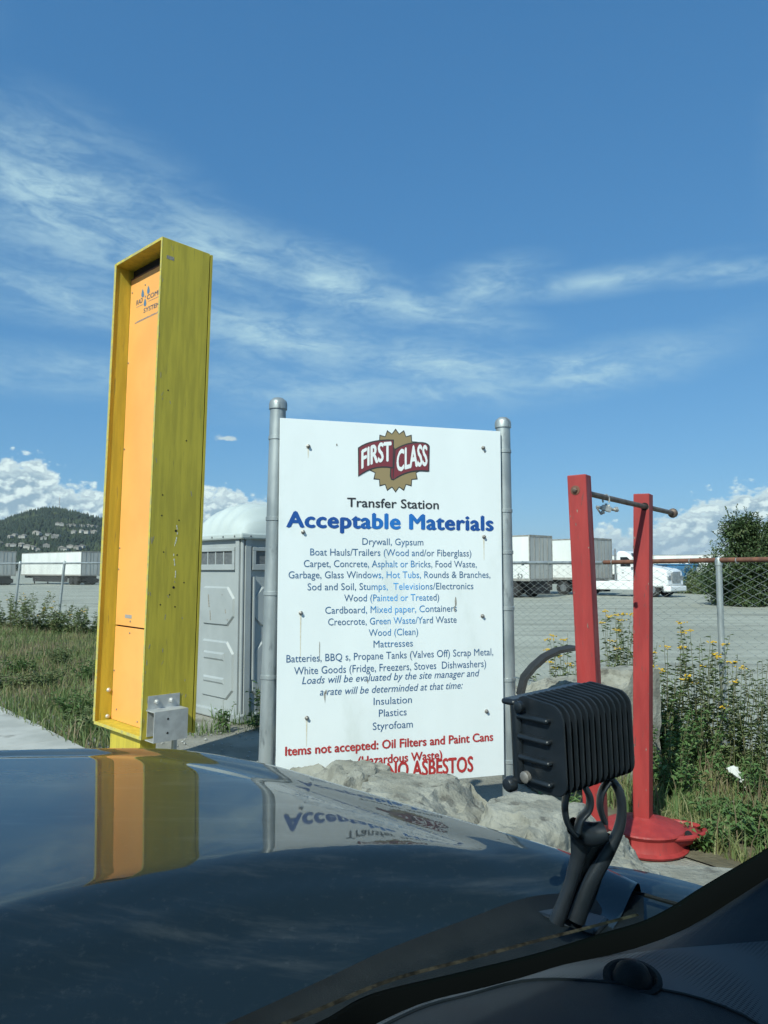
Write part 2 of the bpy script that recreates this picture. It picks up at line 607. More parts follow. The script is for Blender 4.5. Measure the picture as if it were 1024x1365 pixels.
# ------------------------------------------------------------------ hills
def ridge(px):
    pts = [(-400, 700), (-200, 705), (-80, 700), (0, 692), (20, 684), (42, 678), (60, 675), (75, 675), (92, 679), (110, 683), (137, 690), (170, 698), (230, 715), (300, 728), (400, 738), (600, 744), (1100, 745)]
    for (a, b), (c, d) in zip(pts, pts[1:]):
        if a <= px <= c:
            t = (px - a) / (c - a)
            return b + (d - b) * t
    return 745


HY0, HY1 = 1500.0, 2600.0


def hill_h(X, Y):
    px = CX + X / Y * F_PX
    top = max(0, (760 - ridge(px)) / F_PX * HY1 - 16)
    t = (Y - HY0) / (HY1 - HY0)
    if t <= 0: return 0
    if t <= 1:
        s_ = t * t * (3 - 2 * t) * .45 + t * .55
    else:
        s_ = max(0, 1 - (t - 1) * .7)
    return top * s_ + 6 * noise.noise(Vector((X / 180, Y / 180, 0))) * min(1, t * 3)


rows = []
for j in range(40):
    Y = HY0 + j * 55
    rows.append([(X, Y, hill_h(X, Y) - .5) for X in np.linspace(-2600, 2600, 90)])
tag(MB().grid(rows).build('hill', M['hillg'], smooth='all'), kind='structure')

rows = []
for j in range(8):
    Y = 9000 + j * 400
    rows.append([(X, Y, max(0, (165 + 70 * noise.noise(Vector((X / 1500, 0, 3))) + 30 * noise.noise(Vector((X / 400, 1, 3)))) * math.sin(min(j / 4, 1) * 1.57)) - 1) for X in np.linspace(-3000, 9000, 120)])
tag(MB().grid(rows).build('distant_hills', M['farhill'], smooth='all'), kind='structure')


# forest on the hill: low trees, joined
def tree_cloud(name, pts, hs, mat_, conifer):
    n = len(pts)
    k = 5
    V, Fc = [], []
    for i, (x, y, z) in enumerate(pts):
        h = hs[i]
        r = h * (random.uniform(.20, .28) if conifer[i] else random.uniform(.36, .5))
        b = len(V)
        a0 = random.random() * 6.28
        zl, zm = (z + h * .12, z + h * .3) if conifer[i] else (z + h * .25, z + h * .6)
        for w in range(k):
            a = a0 + w * 6.283 / k
            rr = r * random.uniform(.8, 1.15)
            V.append((x + rr * .75 * math.cos(a), y + rr * .75 * math.sin(a), zl))
        for w in range(k):
            a = a0 + (w + .5) * 6.283 / k
            rr = r * random.uniform(.75, 1.2) * (.85 if conifer[i] else 1)
            V.append((x + rr * math.cos(a), y + rr * math.sin(a), zm + random.uniform(-.06, .06) * h))
        V.append((x, y, z + h))
        t = b + 2 * k
        for w in range(k):
            w2 = (w + 1) % k
            Fc += [(b + w, b + w2, b + k + w), (b + w2, b + k + w2, b + k + w), (b + k + w, b + k + w2, t)]
    return np_mesh(name, V, Fc, mat_)


pts, hs, con = [], [], []
for i in range(15000):
    Y = random.uniform(1480, 2680)
    pxx = random.uniform(-150, 420)
    X = (pxx - CX) / F_PX * Y
    pts.append((X, Y, hill_h(X, Y) - 1))
    c = random.random() < .45
    con.append(c)
    hs.append(random.uniform(13, 24) if c else random.uniform(9, 16))
tag(tree_cloud('forest', pts, hs, M['forest'], con), kind='stuff')

# hillside houses
hm_w = None
house_px = [(18, 716), (24, 714), (32, 716), (36, 716), (52, 711), (56, 712), (68, 713), (76, 716), (80, 715), (16, 727), (22, 727), (33, 727), (41, 729), (47, 731), (55, 733), (66, 728), (86, 732), (92, 733),
            (80, 699), (85, 700), (95, 701), (101, 701), (109, 701), (115, 702), (121, 702), (127, 702), (131, 702), (112, 709), (119, 710), (124, 709), (129, 710), (102, 710), (107, 731), (113, 729), (4, 725), (62, 718), (98, 729)]


def hill_hit(px, py):
    d = ray(px, py)
    for k in range(300):
        Y = HY0 + 10 + k * 4
        p = Vector((0, 0, EYE)) + d * (Y / d.y)
        if p.z < hill_h(p.x, p.y) + 11: return p
    return p


HW = MB().box((0, 0, 3), (1, 1, 6)).build('wall', M['house_wall'])
HR = MB().prism([(-.55, -.56, 6), (.55, -.56, 6), (0, -.56, 9)], (0, 1.12, 0)).build('roof', M['house_roof'])
for i, (px, py) in enumerate(house_px):
    p = hill_hit(px, py)
    h = thing('hillside_house', (p.x, p.y - 16, p.z - 4), (0, 0, random.uniform(-.6, .6)), 'small pale house half hidden by trees on the far wooded hillside', 'house', 'houses on the far hillside')
    w, r_ = (HW, HR) if i == 0 else (HW.copy(), HR.copy())
    if i: link(w); link(r_)
    w.parent = h; r_.parent = h
    sw = random.uniform(9, 17)
    for q in (w, r_):
        q.scale = (sw, 10, random.uniform(.9, 1.35))
# radio mast on the summit
p = hill_hit(78, 676)
p = Vector(((78 - CX) / F_PX * 2600, 2600, hill_h((78 - CX) / F_PX * 2600, 2600)))
mast = thing('radio_mast', p, label='thin red and white lattice radio mast on top of the hill', cat='mast')
mb = MB()
for (a, b) in ((-1, -1), (1, -1), (0, 1)):
    mb.tube([(a * 2.2, b * 2.2, 0), (a * .9, b * .9, 50)], .32, 4)
mb.build('leg', M['mast'], mast)
mb = MB()
for k in range(12):
    z = k * 4.1 + 1
    s_ = 2.2 - 1.3 * z / 50
    mb.tube([(-s_, -s_, z), (s_, -s_, z + 3.5)], .18, 3).tube([(s_, -s_, z), (0, s_, z + 3.5)], .18, 3).tube([(0, s_, z), (-s_, -s_, z + 3.5)], .18, 3)
mb.build('lattice', M['mast'], mast)
MB().tube([(0, 0, 50), (0, 0, 60)], .3, 5).build('antenna', M['mast'], mast)


# ------------------------------------------------------------------ text helper
SPACING = 1.0


def text_mesh(body, bold=0.0, res=3):
    cu = bpy.data.curves.new('lettering', 'FONT')
    cu.space_character = SPACING
    cu.body = body
    cu.offset = bold
    cu.resolution_u = res
    cu.fill_mode = 'FRONT'
    o = bpy.data.objects.new('tmp', cu)
    scene.collection.objects.link(o)
    dg = bpy.context.evaluated_depsgraph_get()
    me = bpy.data.meshes.new_from_object(o.evaluated_get(dg))
    bpy.data.objects.remove(o)
    V = np.array([v.co[:] for v in me.vertices])
    return me, V


BOLD_N = Vector((0, -.002, 0))


def text_on(body, x0, x1, yb, cap, mat_, parent, y_off, bold=0.0, shear=0.0, fn=None, name='lettering'):
    """text fitted between x0 and x1 on the local XZ plane at depth y_off, baseline yb (local z), cap height cap"""
    me, V = text_mesh(body, 0.0)
    if bold > .011:                       # heavier strokes: the same outlines again, a hair to each side, each at its own depth
        bm = bmesh.new(); bm.from_mesh(me)
        base_ = bm.verts[:] + bm.faces[:]
        lay = [(-bold * .6, 0), (bold * .6, 0), (0, bold * .45), (0, -bold * .3)]
        for dx_, dy_ in lay:
            g_ = bmesh.ops.duplicate(bm, geom=bm.verts[:len(me.vertices)] + bm.edges[:len(me.edges)] + bm.faces[:len(me.polygons)])
            for v_ in g_['geom']:
                if isinstance(v_, bmesh.types.BMVert):
                    v_.co.x += dx_; v_.co.y += dy_; v_.co.z += .1 * (lay.index((dx_, dy_)) + 1)
            bm.verts.ensure_lookup_table(); bm.edges.ensure_lookup_table(); bm.faces.ensure_lookup_table()
        bm.to_mesh(me); bm.free()
        V = np.array([v.co[:] for v in me.vertices])
    x_lo, x_hi = V[:, 0].min(), V[:, 0].max()
    u = (V[:, 0] - x_lo) / (x_hi - x_lo)
    v = V[:, 1] / .7                       # cap height about 0.7
    if fn:
        pts = [Vector(fn(a, b)) + BOLD_N * c for a, b, c in zip(u, v, V[:, 2])]
    else:
        pts = [(x0 + (x1 - x0) * a + shear * b * cap, y_off - c * .002, yb + b * cap) for a, b, c in zip(u, v, V[:, 2])]
    for vert, p in zip(me.vertices, pts):
        vert.co = p
    me.materials.clear()
    me.materials.append(mat_)
    o = bpy.data.objects.new(name, me)
    link(o, parent)
    return o


# ------------------------------------------------------------------ trailers
def trailer(loc, daz, label, group, L=16.0, H=2.95, door_end=True):
    """local +x = the end seen from the camera; origin = ground under the near corner of that end, body towards -x and +y"""
    t = thing('semi_trailer', loc, (0, 0, daz), label, 'trailer', group)
    W = 2.6
    z0 = 1.12
    MB().box2((-L, 0, z0), (-.02, W, z0 + H)).build('side_wall', M['white_trailer'], t)
    mb = MB()
    n = 2
    for k in range(n):
        y0 = .06 + k * (W - .12) / n
        mb.box2((-.02, y0 + .01, z0 + .14), (.03, y0 + (W - .12) / n - .01, z0 + H - .12))
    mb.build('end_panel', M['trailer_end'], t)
    mb = MB()
    for a, b in (((-.03, -.015, z0 - .02), (.045, .06, z0 + H + .03)), ((-.03, W - .06, z0 - .02), (.045, W + .015, z0 + H + .03)),
                 ((-.03, .06, z0 + H - .11), (.045, W - .06, z0 + H + .03)), ((-.03, .06, z0 - .02), (.045, W - .06, z0 + .13))):
        mb.box2(a, b)
    mb.build('end_frame', M['trailer_trim'], t)
    mb = MB().box2((-L, -.012, z0 + H - .08), (-.05, -.001, z0 + H + .02)).box2((-L, -.012, z0 - .03), (-.05, -.001, z0 + .14))
    mb.build('side_rail', M['trailer_trim'], t)
    mb = MB()
    for k in range(1, 13):
        mb.box2((-k * L / 13 - .02, -.008, z0 + .14), (-k * L / 13 + .02, -.001, z0 + H - .08))
    mb.build('rivet_seam', M['white_trailer'], t)
    mb = MB()
    for y in (.55, 1.1, 1.5, 2.05):
        mb.tube([(.05, y, z0 + .1), (.05, y, z0 + H - .1)], .018, 5)
    mb.build('lock_rod', M['trailer_trim'], t)
    MB().box2((-L, .5, z0 - .35), (-.1, W - .5, z0 - .03)).build('chassis', M['under'], t)
    MB().box2((-L * .80, .12, .32), (-L * .22, .16, z0 - .03)).build('skirt', M['under'], t)
    MB().box2((-L * .21, .9, .25), (-.05, W - .2, z0 - .36)).build('axle_box', M['under'], t)
    MB().box2((-.1, .3, .5), (0, W - .3, .62)).build('underride_bar', M['under'], t)
    for x in (-1.4, -2.65):
        for y in (.05, W - .6):
            MB().lathe((x, y, .5), [(.2, .0), (.46, .02), (.5, .08), (.5, .47), (.46, .53), (.2, .55)], 16, (0, 1, 0)).build('wheel', M['tyre'], t, smooth=True)
    for y in (.35, W - .45):
        MB().box2((-L + 3, y, 0), (-L + 3.12, y + .12, z0 - .03)).build('landing_leg', M['under'], t)
    return t


def daz_of(az_deg):          # local +x points along azimuth
    return R(90 - az_deg)


gA = 'white box trailers parked in the right part of the yard'
gL = 'white box trailers parked far off in the left part of the yard'
tA = trailer(P(706, 760, 48).xy.to_3d(), daz_of(136), 'white box trailer with a small 53 low on its side, just right of the sign', gA)
tB = trailer(P(791, 760, 52.7).xy.to_3d(), daz_of(136), 'white box trailer with a black letter on its side, behind the left red post', gA)
trailer(P(108, 760, 90).xy.to_3d(), daz_of(130), 'long white box trailer beyond the fence left of the yellow tower', gL)
trailer(P(-9, 760, 88).xy.to_3d(), daz_of(130), 'trailer showing only its shaded end at the left edge of the yard', gL)
trailer(P(190, 760, 96).xy.to_3d(), daz_of(130), 'white trailer mostly hidden behind the yellow tower', gL, L=9)
trailer(P(872, 760, 112).xy.to_3d(), daz_of(120), 'far white trailer behind the truck cab', 'far white trailers at the back of the yard', L=14)
trailer(P(986, 760, 108).xy.to_3d(), daz_of(110), 'far white trailer left of the dark tree', 'far white trailers at the back of the yard', L=13)
text_on('53', -.95, -.55, 1.28, .28, M['ink_black'], tA, -.016, .01)
text_on('n', -4.9, -4.1, 3.0, .95, M['ink_black'], tB, -.016, .03)


# ------------------------------------------------------------------ tractor units
def tractor(loc, daz, label):
    t = thing('semi_truck', loc, (0, 0, daz), label, 'truck', 'white semi truck tractors in the yard')
    W = 2.4
    prof = [(-.65, .95), (-.65, 2.98), (-.45, 3.14), (-.05, 3.1), (.32, 2.9), (1.0, 2.15), (2.6, 1.9), (2.95, 1.75), (3.05, .75), (2.2, .62), (1.0, .95)]
    MB().prism([(x, 0, z) for x, z in prof], (0, W, 0)).build('cab', M['truck_white'], t, bevel=.12, smooth=True)
    for y in (-.012, W + .002):
        MB().prism([(-.3, y, 2.05), (-.3, y, 2.7), (.2, y, 2.7), (.72, y, 2.2), (.72, y, 2.05)], (0, .012, 0)).build('side_window', M['dark_glass'], t)
    mb = MB().poly([(.32, .2, 2.93), (.32, W - .2, 2.93), (1.0, W - .12, 2.2), (1.0, .12, 2.2)])
    for v in mb.v: v += Vector((.05, 0, .04))
    mb.build('windscreen', M['dark_glass'], t)
    mb = MB().box2((3.0, .6, .95), (3.1, W - .6, 1.7))
    mb.build('grille', M['grille'], t, bevel=.04)
    MB().box2((2.7, -.02, .38), (3.22, W + .02, .75)).build('bumper', M['truck_white'], t, bevel=.08)
    for y in (.08, W - .48):
        MB().box2((2.93, y, 1.15), (3.06, y + .4, 1.45)).build('headlight', M['grille'], t, bevel=.05)
    MB().box2((-5.2, .7, .75), (2.0, W - .7, 1.0)).build('frame_rail', M['under'], t)
    MB().box2((-2.9, -.02, .45), (.9, .25, 1.05)).build('side_skirt', M['truck_white'], t, bevel=.05)
    MB().box2((-2.9, W - .25, .45), (.9, W + .02, 1.05)).build('side_skirt', M['truck_white'], t, bevel=.05)
    MB().tube([(-.8, .2, 1.0), (-.8, .2, 3.3)], .07, 8).build('exhaust_pipe', M['grille'], t, smooth=True)
    MB().box2((-.28, -.02, 1.1), (.75, -.004, 1.98)).build('door_panel', M['truck_white'], t)
    MB().box2((-.2, -.05, 1.6), (-.05, -.02, 1.64)).build('door_handle', M['under'], t)
    for y in (-.25, W + .1):
        MB().box2((.55, y, 2.0), (.7, y + .16, 2.65)).build('mirror', M['truck_white'], t, bevel=.03)
    for x in (1.9, -3.7, -4.9):
        for y in (.02, W - .42):
            w = MB().lathe((x, y, .5), [(.2, 0), (.46, .02), (.5, .06), (.5, .36), (.46, .4), (.2, .42)], 18, (0, 1, 0)).build('wheel', M['tyre'], t, smooth=True)
            MB().lathe((x, y - .01, .5), [(.05, 0), (.26, .0), (.28, .03), (.28, .42), (.05, .44)], 14, (0, 1, 0)).build('rim', M['grille'], w, smooth=True)
    mb = MB().prism([(.9, -.03, .55), (1.15, -.03, 1.1), (1.6, -.03, 1.3), (2.2, -.03, 1.3), (2.6, -.03, 1.1), (2.75, -.03, .7), (2.9, -.03, .7), (2.85, -.03, 1.35), (2.2, -.03, 1.55), (1.4, -.03, 1.5), (.9, -.03, 1.1)], (0, .3, 0))
    mb.build('fender', M['truck_white'], t, smooth=True)
    return t


dv = Vector((math.sin(R(136)), math.cos(R(136)), 0))
p0 = P(791, 760, 52.7); p0.z = 0
tractor(p0 + dv * 2.4 + Vector((0, 0, 0)), daz_of(136), 'white semi truck with hood and grille, seen between and right of the red posts')
tractor(P(912, 760, 98).xy.to_3d(), daz_of(150), 'far white truck cab above the rusty rail left of the dark tree')

bc = thing('blue_container', P(891, 760, 58).xy.to_3d(), (0, 0, R(10)), 'blue metal bin standing behind the white truck', 'bin')
MB().prism([(0, 0, .25), (2.3, 0, .25), (2.45, 0, 2.2), (-.1, 0, 2.2)], (0, 1.8, 0)).build('body', M['blue'], bc)
mb = MB()
for x in (.2, .8, 1.4, 2.0):
    mb.box((x, -.04, 1.2), (.1, .08, 1.9))
mb.build('rib', M['blue'], bc)
MB().box2((-.15, -.06, 2.2), (2.5, 1.85, 2.3)).build('rim', M['blue'], bc)
for x in (.2, 2.0):
    MB().box2((x, .2, 0), (x + .2, 1.6, .25)).build('skid', M['under'], bc)


# ------------------------------------------------------------------ chain link fence
def chain(p0, p1, z0, z1, pitch, r, name, parent, seed=0):
    d = (p1 - p0); L = d.length; d.normalize()
    nrm = Vector((-d.y, d.x, 0))
    n = int(L / pitch)
    K = int((z1 - z0) / (pitch * .5)) + 1
    sag = random.Random(seed)
    V = np.zeros((n, K, 3, 3))
    ks = np.arange(K)
    for i in range(n):
        par = np.where((ks + i) % 2 == 0, 1, -1)
        s_ = (i + .5) * pitch + par * pitch * .5
        wob = .004 * np.sin(ks * .3 + i * .21) + .002 * np.sin(i * .7 + ks)
        off = par * r * .9
        z = z0 + ks * (z1 - z0) / (K - 1) + .003 * np.sin(i * .5)
        for c in range(3):
            a = c * 2.094
            V[i, :, c, 0] = p0.x + d.x * (s_ + math.cos(a) * r) + nrm.x * (off + wob + math.sin(a) * r)
            V[i, :, c, 1] = p0.y + d.y * (s_ + math.cos(a) * r) + nrm.y * (off + wob + math.sin(a) * r)
            V[i, :, c, 2] = z + (p0.z)
    idx = np.arange(n * K * 3).reshape(n, K, 3)
    Fs = []
    for c in range(3):
        c2 = (c + 1) % 3
        Fs.append(np.stack([idx[:, :-1, c], idx[:, :-1, c2], idx[:, 1:, c2], idx[:, 1:, c]], -1).reshape(-1, 4))
    o = np_mesh(name, V.reshape(-1, 3), np.concatenate(Fs), M['wire'], parent, 4)
    o['kind'] = 'stuff'
    return o


HF = 1.885
fr = thing('chain_link_fence', FPOST, label='chain link fence right of the sign with part galvanised, part rusty top rail', cat='fence', group='chain link fences round the yard')
corner = FCORNER - FPOST
right_end = -FDIR * 2.4
fd = (FCORNER - FPOST).normalized()


def fence_at(px, z=0):
    # point on the right fence line seen at pixel column px
    u = (px - CX) / F_PX
    # FPOST + s*fd : X = u*Y
    s_ = (u * FPOST.y - FPOST.x) / (fd.x - u * fd.y)
    return FPOST + fd * s_


pj = fence_at(803)                                    # where the rusty pipe starts
loc = lambda p: Vector(p) - FPOST
right_end = -fd * 3.0
MB().tube([loc(pj) + Vector((0, 0, HF)), corner + Vector((0, 0, HF + .1))], .021, 10).build('top_rail', M['galv'], fr, smooth=True)
MB().tube([right_end + Vector((0, 0, HF + .01)), Vector((0, 0, HF + .012)), loc(pj) - fd * .02 + Vector((0, 0, HF + .004))], .0245, 10).build('rusty_rail', M['rust'], fr, smooth=True, label='rusty brown pipe used as top rail')
for s_ in (-3.0, 0, 3.25, 6.5, 9.75, 13.0):
    b = fd * s_
    lean = Vector((.0, 0, 0))
    MB().tube([b, b + Vector((0, 0, HF - .01))], .030, 12).lathe(b + Vector((0, 0, HF - .04)), [(.036, 0), (.036, .05), (.028, .075), (.01, .085)], 12).build('post', M['galv'], fr, smooth=True)
chain(right_end, corner, .04, HF - .01, .078, .0029, 'chain_mesh', fr)
tie = MB()
for k in range(36):
    b = right_end + fd * (k * .52 + .2) + Vector((0, 0, HF + .005))
    tie.lathe(b, [(.027, -.004), (.031, -.003), (.031, .003), (.027, .004)], 8, fd)
tag(tie.build('wire_tie', M['galv'], fr), kind='stuff')

fl = thing('chain_link_fence', FLEFT, label='chain link fence with leaning grey posts left of the yellow tower', cat='fence', group='chain link fences round the yard')
fd2 = (FCORNER - FLEFT).normalized(); L2 = (FCORNER - FLEFT).length
HL = 2.03
MB().tube([(0, 0, HL), fd2 * L2 + Vector((0, 0, HL - .02))], .03, 10).build('top_rail', M['galv'], fl, smooth=True)


def left_at(px):
    u = (px - CX) / F_PX
    s_ = (u * FLEFT.y - FLEFT.x) / (fd2.x - u * fd2.y)
    return fd2 * s_


for px in (-40, 28, 87, 146, 205, 262):
    b = left_at(px)
    MB().tube([b + Vector((-.15, 0, 0)), b + Vector((0, 0, HL - .01))], .042, 10).lathe(b + Vector((0, 0, HL - .05)), [(.05, 0), (.05, .06), (.035, .1), (.01, .12)], 10).build('post', M['galv'], fl, smooth=True)
chain(Vector((0, 0, 0)), fd2 * L2, .05, HL - .01, .082, .0034, 'chain_mesh', fl)

# ------------------------------------------------------------------ portable toilet
tc_ = G(319, 966)                    # near corner on the ground
tl = thing('portable_toilet', (tc_.x, tc_.y, 0), (0, 0, 0), 'grey portable toilet with white domed roof between the yellow tower and the sign', 'portable toilet')
# left face runs left-away, right face runs right-away
la, ra = R(138), R(48)
tl.rotation_euler = (0, 0, R(45))    # local +x: right-away, local +y: left-away
WX, WY, HT = 1.16, 1.16, 2.17
ext = MB().box2((.03, .03, .06), (WX - .03, WY - .03, HT)).build('body', M['toilet'], tl)
MB().box2((0, 0, 0), (WX, WY, .11)).build('base_skid', M['toilet'], tl, bevel=.02)
for (x, y) in ((0, 0), (WX, 0), (0, WY), (WX, WY)):
    sx, sy = (1 if x == 0 else -1), (1 if y == 0 else -1)
    mb = MB()
    mb.tube([(x + sx * .035, y + sy * .035, .08), (x + sx * .035, y + sy * .035, HT)], .022, 10)
    mb.box2((x + sx * .0, y + sy * .06, .08), (x + sx * .03, y + sy * .135, HT))
    mb.box2((x + sx * .06, y + sy * .0, .08), (x + sx * .135, y + sy * .03, HT))
    mb.build('corner_post', M['toilet'], tl, smooth=True)
# raised panels, as chamfered slabs: (u0,u1,z0,z1) on each visible face
def panel(face, pts, d0, d1, name='moulded_panel'):
    """pts polygon in (u,z); face 'L': plane x=.03 facing -x, u=y;  'R': plane y=.03 facing -y, u=x"""
    def mp(u, z, d): return (.03 - d, u, z) if face == 'L' else (u, .03 - d, z)
    cx = sum(p[0] for p in pts) / len(pts); cz = sum(p[1] for p in pts) / len(pts)
    mb = MB()
    n = len(pts)
    inn = []
    for i in range(n):
        a, b, c = Vector(pts[i - 1]), Vector(pts[i]), Vector(pts[(i + 1) % n])
        e1_ = (b - a).normalized(); e2_ = (c - b).normalized()
        n1_ = Vector((-e1_.y, e1_.x)); n2_ = Vector((-e2_.y, e2_.x))
        nn = (n1_ + n2_).normalized()
        k_ = .022 / max(.4, nn.dot(n1_))
        if (Vector((cx, cz)) - b).dot(nn) < 0: nn = -nn
        inn.append(b + nn * k_)
    b0 = len(mb.v)
    mb.v += [Vector(mp(p[0], p[1], d0)) for p in pts] + [Vector(mp(p[0], p[1], d1)) for p in inn]
    for i in range(n):
        j = (i + 1) % n
        mb.f.append([b0 + i, b0 + j, b0 + n + j, b0 + n + i])
    mb.f.append([b0 + n + i for i in range(n)])
    return mb.build(name, M['toilet'], tl)


for face in ('L', 'R'):
    W_ = 1.16
    a, b = .17, W_ - .17
    c = .14
    panel(face, [(a + c, 1.76 - .16), (b - c, 1.60), (b, 1.60 - c), (b, 1.24), (b - c, 1.12), (a + c, 1.12), (a, 1.24), (a, 1.60 - c)], -.002, .022)
    panel(face, [(a + c, .94), (b - c, .94), (b, .94 - c), (b, .36), (b - c, .24), (a + c, .24), (a, .36), (a, .94 - c)], -.002, .022)
    panel(face, [(a + .18, .80), (b - .18, .80), (b - .18, .70), (a + .18, .70)], .0222, .036)
    panel(face, [(a + .18, .50), (b - .18, .50), (b - .18, .42), (a + .18, .42)], .0222, .036)
    # vent window: frame + dark mesh + bars
    mb = MB()

    def q(u0, z0, u1, z1, d0, d1, mb_):
        if face == 'L': mb_.box2((.03 - d1, u0, z0), (.03 - d0, u1, z1))
        else: mb_.box2((u0, .03 - d1, z0), (u1, .03 - d0, z1))
    q(.16, 2.03, 1.0, 2.08, 0, .03, mb); q(.16, 1.80, 1.0, 1.87, 0, .03, mb); q(.16, 1.87, .21, 2.03, 0, .03, mb); q(.95, 1.87, 1.0, 2.03, 0, .03, mb)
    fr_ = mb.build('vent_frame', M['toilet'], tl, bevel=.006)
    mb = MB(); q(.21, 1.87, .95, 2.03, .001, .008, mb); mb.build('vent_screen', M['vent'], fr_)
    for u in (.40, .58, .76):
        mb = MB(); q(u, 1.87, u + .02, 2.03, .008, .018, mb); mb.build('vent_bar', M['toilet'], fr_)
MB().box2((.17, -.012, .5), (.19, .03, 1.72)).build('door_edge', M['toilet'], tl)
# roof: rim + ribbed dome
mb = MB().box2((-.035, -.035, HT), (WX + .035, WY + .035, HT + .075))
mb.build('roof_rim', M['toilet_roof'], tl, bevel=.02)
rows = []
N = 30
for i in range(N + 1):
    row = []
    for j in range(N + 1):
        u, v = i / N, j / N
        a_, b_ = abs(2 * u - 1), abs(2 * v - 1)
        h = .40 * (1 - a_ ** 2.6) ** .7 * (1 - b_ ** 2.6) ** .55
        rib = .5 + .5 * math.cos(v * math.pi * 2 * 5)
        h += .022 * (1 if rib > .55 else 0) * (1 if h > .06 else 0)
        row.append((-.02 + u * (WX + .04), -.02 + v * (WY + .04), HT + .07 + h))
    rows.append(row)
MB().grid(rows).build('roof', M['toilet_roof'], tl, smooth='all')
mb = MB()
for u in (.1, .35, .6, .85, 1.08):
    mb.lathe((-.037, u, HT + .035), [(.012, -.004), (.012, .004), (.006, .007)], 8, (-1, 0, 0)).lathe((u, -.037, HT + .035), [(.012, -.004), (.012, .004), (.006, .007)], 8, (0, -1, 0))
mb.build('rivet', M['vent'], tl)
mb = MB()
for (u, z, w, h) in ((.72, 1.42, .02, .16), (.68, 1.24, .018, .12), (.34, 1.30, .018, .05), (.30, 1.2, .012, .02), (.42, 1.5, .012, .015)):
    mb.box((.0064, u, z), (.003, w, h), Euler((R(-8), 0, 0)).to_matrix())
mb.build('scuff', M['smudge'], tl)

# ------------------------------------------------------------------ yellow detector tower
N_ = Vector((-1.88, 6.0, 0)); Lc = Vector((-2.49, 6.59, 0)); Rc = Vector((-1.54, 6.29, 0))
zb = P(197, 987, 6.0).z; zt = P(208, 315, 6.0).z
ux = (Lc - N_); WF = .86; ux.normalize()             # along the open front, to the left-away
tw = thing('detector_tower', (N_.x, N_.y, 0), (0, 0, 0), 'tall yellow wooden box tower with recessed orange panel and blue trefoil logo', 'tower')
ang = math.atan2(ux.y, ux.x)
yaw = ang - math.pi / 2                             # local +y = along the front to the left; local +x = into the depth (right-away)
D = .46
Mlean = Matrix.Rotation(R(1.05), 4, Vector((0, 1, 0))) @ Matrix.Rotation(yaw, 4, 'Z')
tw.matrix_world = Matrix.Translation(Vector((N_.x - .06, N_.y, 0))) @ Mlean
TH = .022
# local frame: front plane x=0 (open side faces -x), right board at y=0, left board at y=WF, depth +x
rec = .155
rb = MB().box2((0.004, 0, zb), (D, TH, zt)).build('right_board', M['yellow'], tw, bevel=.002)
MB().box2((0, -.001, zb), (.004, TH, zt)).build('board_edge', M['yellow_edge'], tw)
MB().box2((0.004, WF - TH, zb + .02), (D, WF, zt - .02)).build('left_board', M['yellow'], tw, bevel=.002)
MB().box2((0, WF - TH - .012, zb + .02), (.004, WF + .001, zt - .0)).build('board_edge', M['yellow_edge'], tw)
MB().box2((.004, TH, zt - TH), (D, WF - TH, zt)).build('top_board', M['yellow'], tw)
MB().box2((0, TH, zt - TH), (.004, WF - TH, zt + .001)).build('board_edge', M['yellow_edge'], tw)
MB().box2((.004, TH, zb), (D, WF - TH, zb + TH)).build('bottom_board', M['yellow'], tw)
MB().box2((0, TH, zb), (.004, WF - TH, zb + TH + .004)).build('board_edge', M['yellow_edge'], tw)
MB().box2((D + .001, .012, zb + .01), (D + .009, WF - .012, zt - .01)).build('back_shadow_strip', M['hole'], tw)  # black strip painting in the shadow between the boards
MB().box2((D + .010, .001, zb - .01), (D + .032, WF - .001, zt - .004)).build('back_board', M['yellow'], tw, bevel=.001)
zs = zb + (zt - zb) * .205
for a, b in ((zb + TH + .003, zs - .007), (zs + .007, zt - .115)):
    MB().box2((rec, TH + .004, a), (rec + .02, WF - TH - .004, b)).build('cover_panel', M['orange'], tw, bevel=.002)
MB().box2((rec + .021, TH, zb + TH), (rec + .05, WF - TH, zt - TH)).build('inner_back', M['hole'], tw)
MB().box2((rec - .004, TH + .004, zt - .115), (rec + .02, WF - TH - .004, zt - .105)).build('panel_trim', M['rust'], tw)
for (y, z) in ((WF - .06, zt - .24), (WF - .045, zt - .9), (WF - .045, zt - 1.7), (WF - .045, zt - 2.6), (WF - .045, zs + .5), (WF - .045, zb + .45), (WF - .3, zs + .05), (WF - .3, zs - .05), (WF - .12, zb + .12), (WF - .5, zb + .07), (WF - .3, zt - .225)):
    MB().lathe((rec, y, z), [(.008, 0), (.008, .004), (.003, .007)], 8, (-1, 0, 0)).build('screw', M['bolt'], tw)
MB().box2((rec - .002, WF - .32, zs + .075), (rec - .0005, WF - .2, zs + .105)).build('nameplate', M['alu'], tw)
for (x, z) in ((.12, zb + .28), (.12, zb + .05)):
    MB().lathe((x, WF - TH, z), [(.019, 0), (.019, .008), (.013, .016), (.004, .018)], 12, (0, -1, 0)).build('bolt', M['alu'], tw, smooth=True)
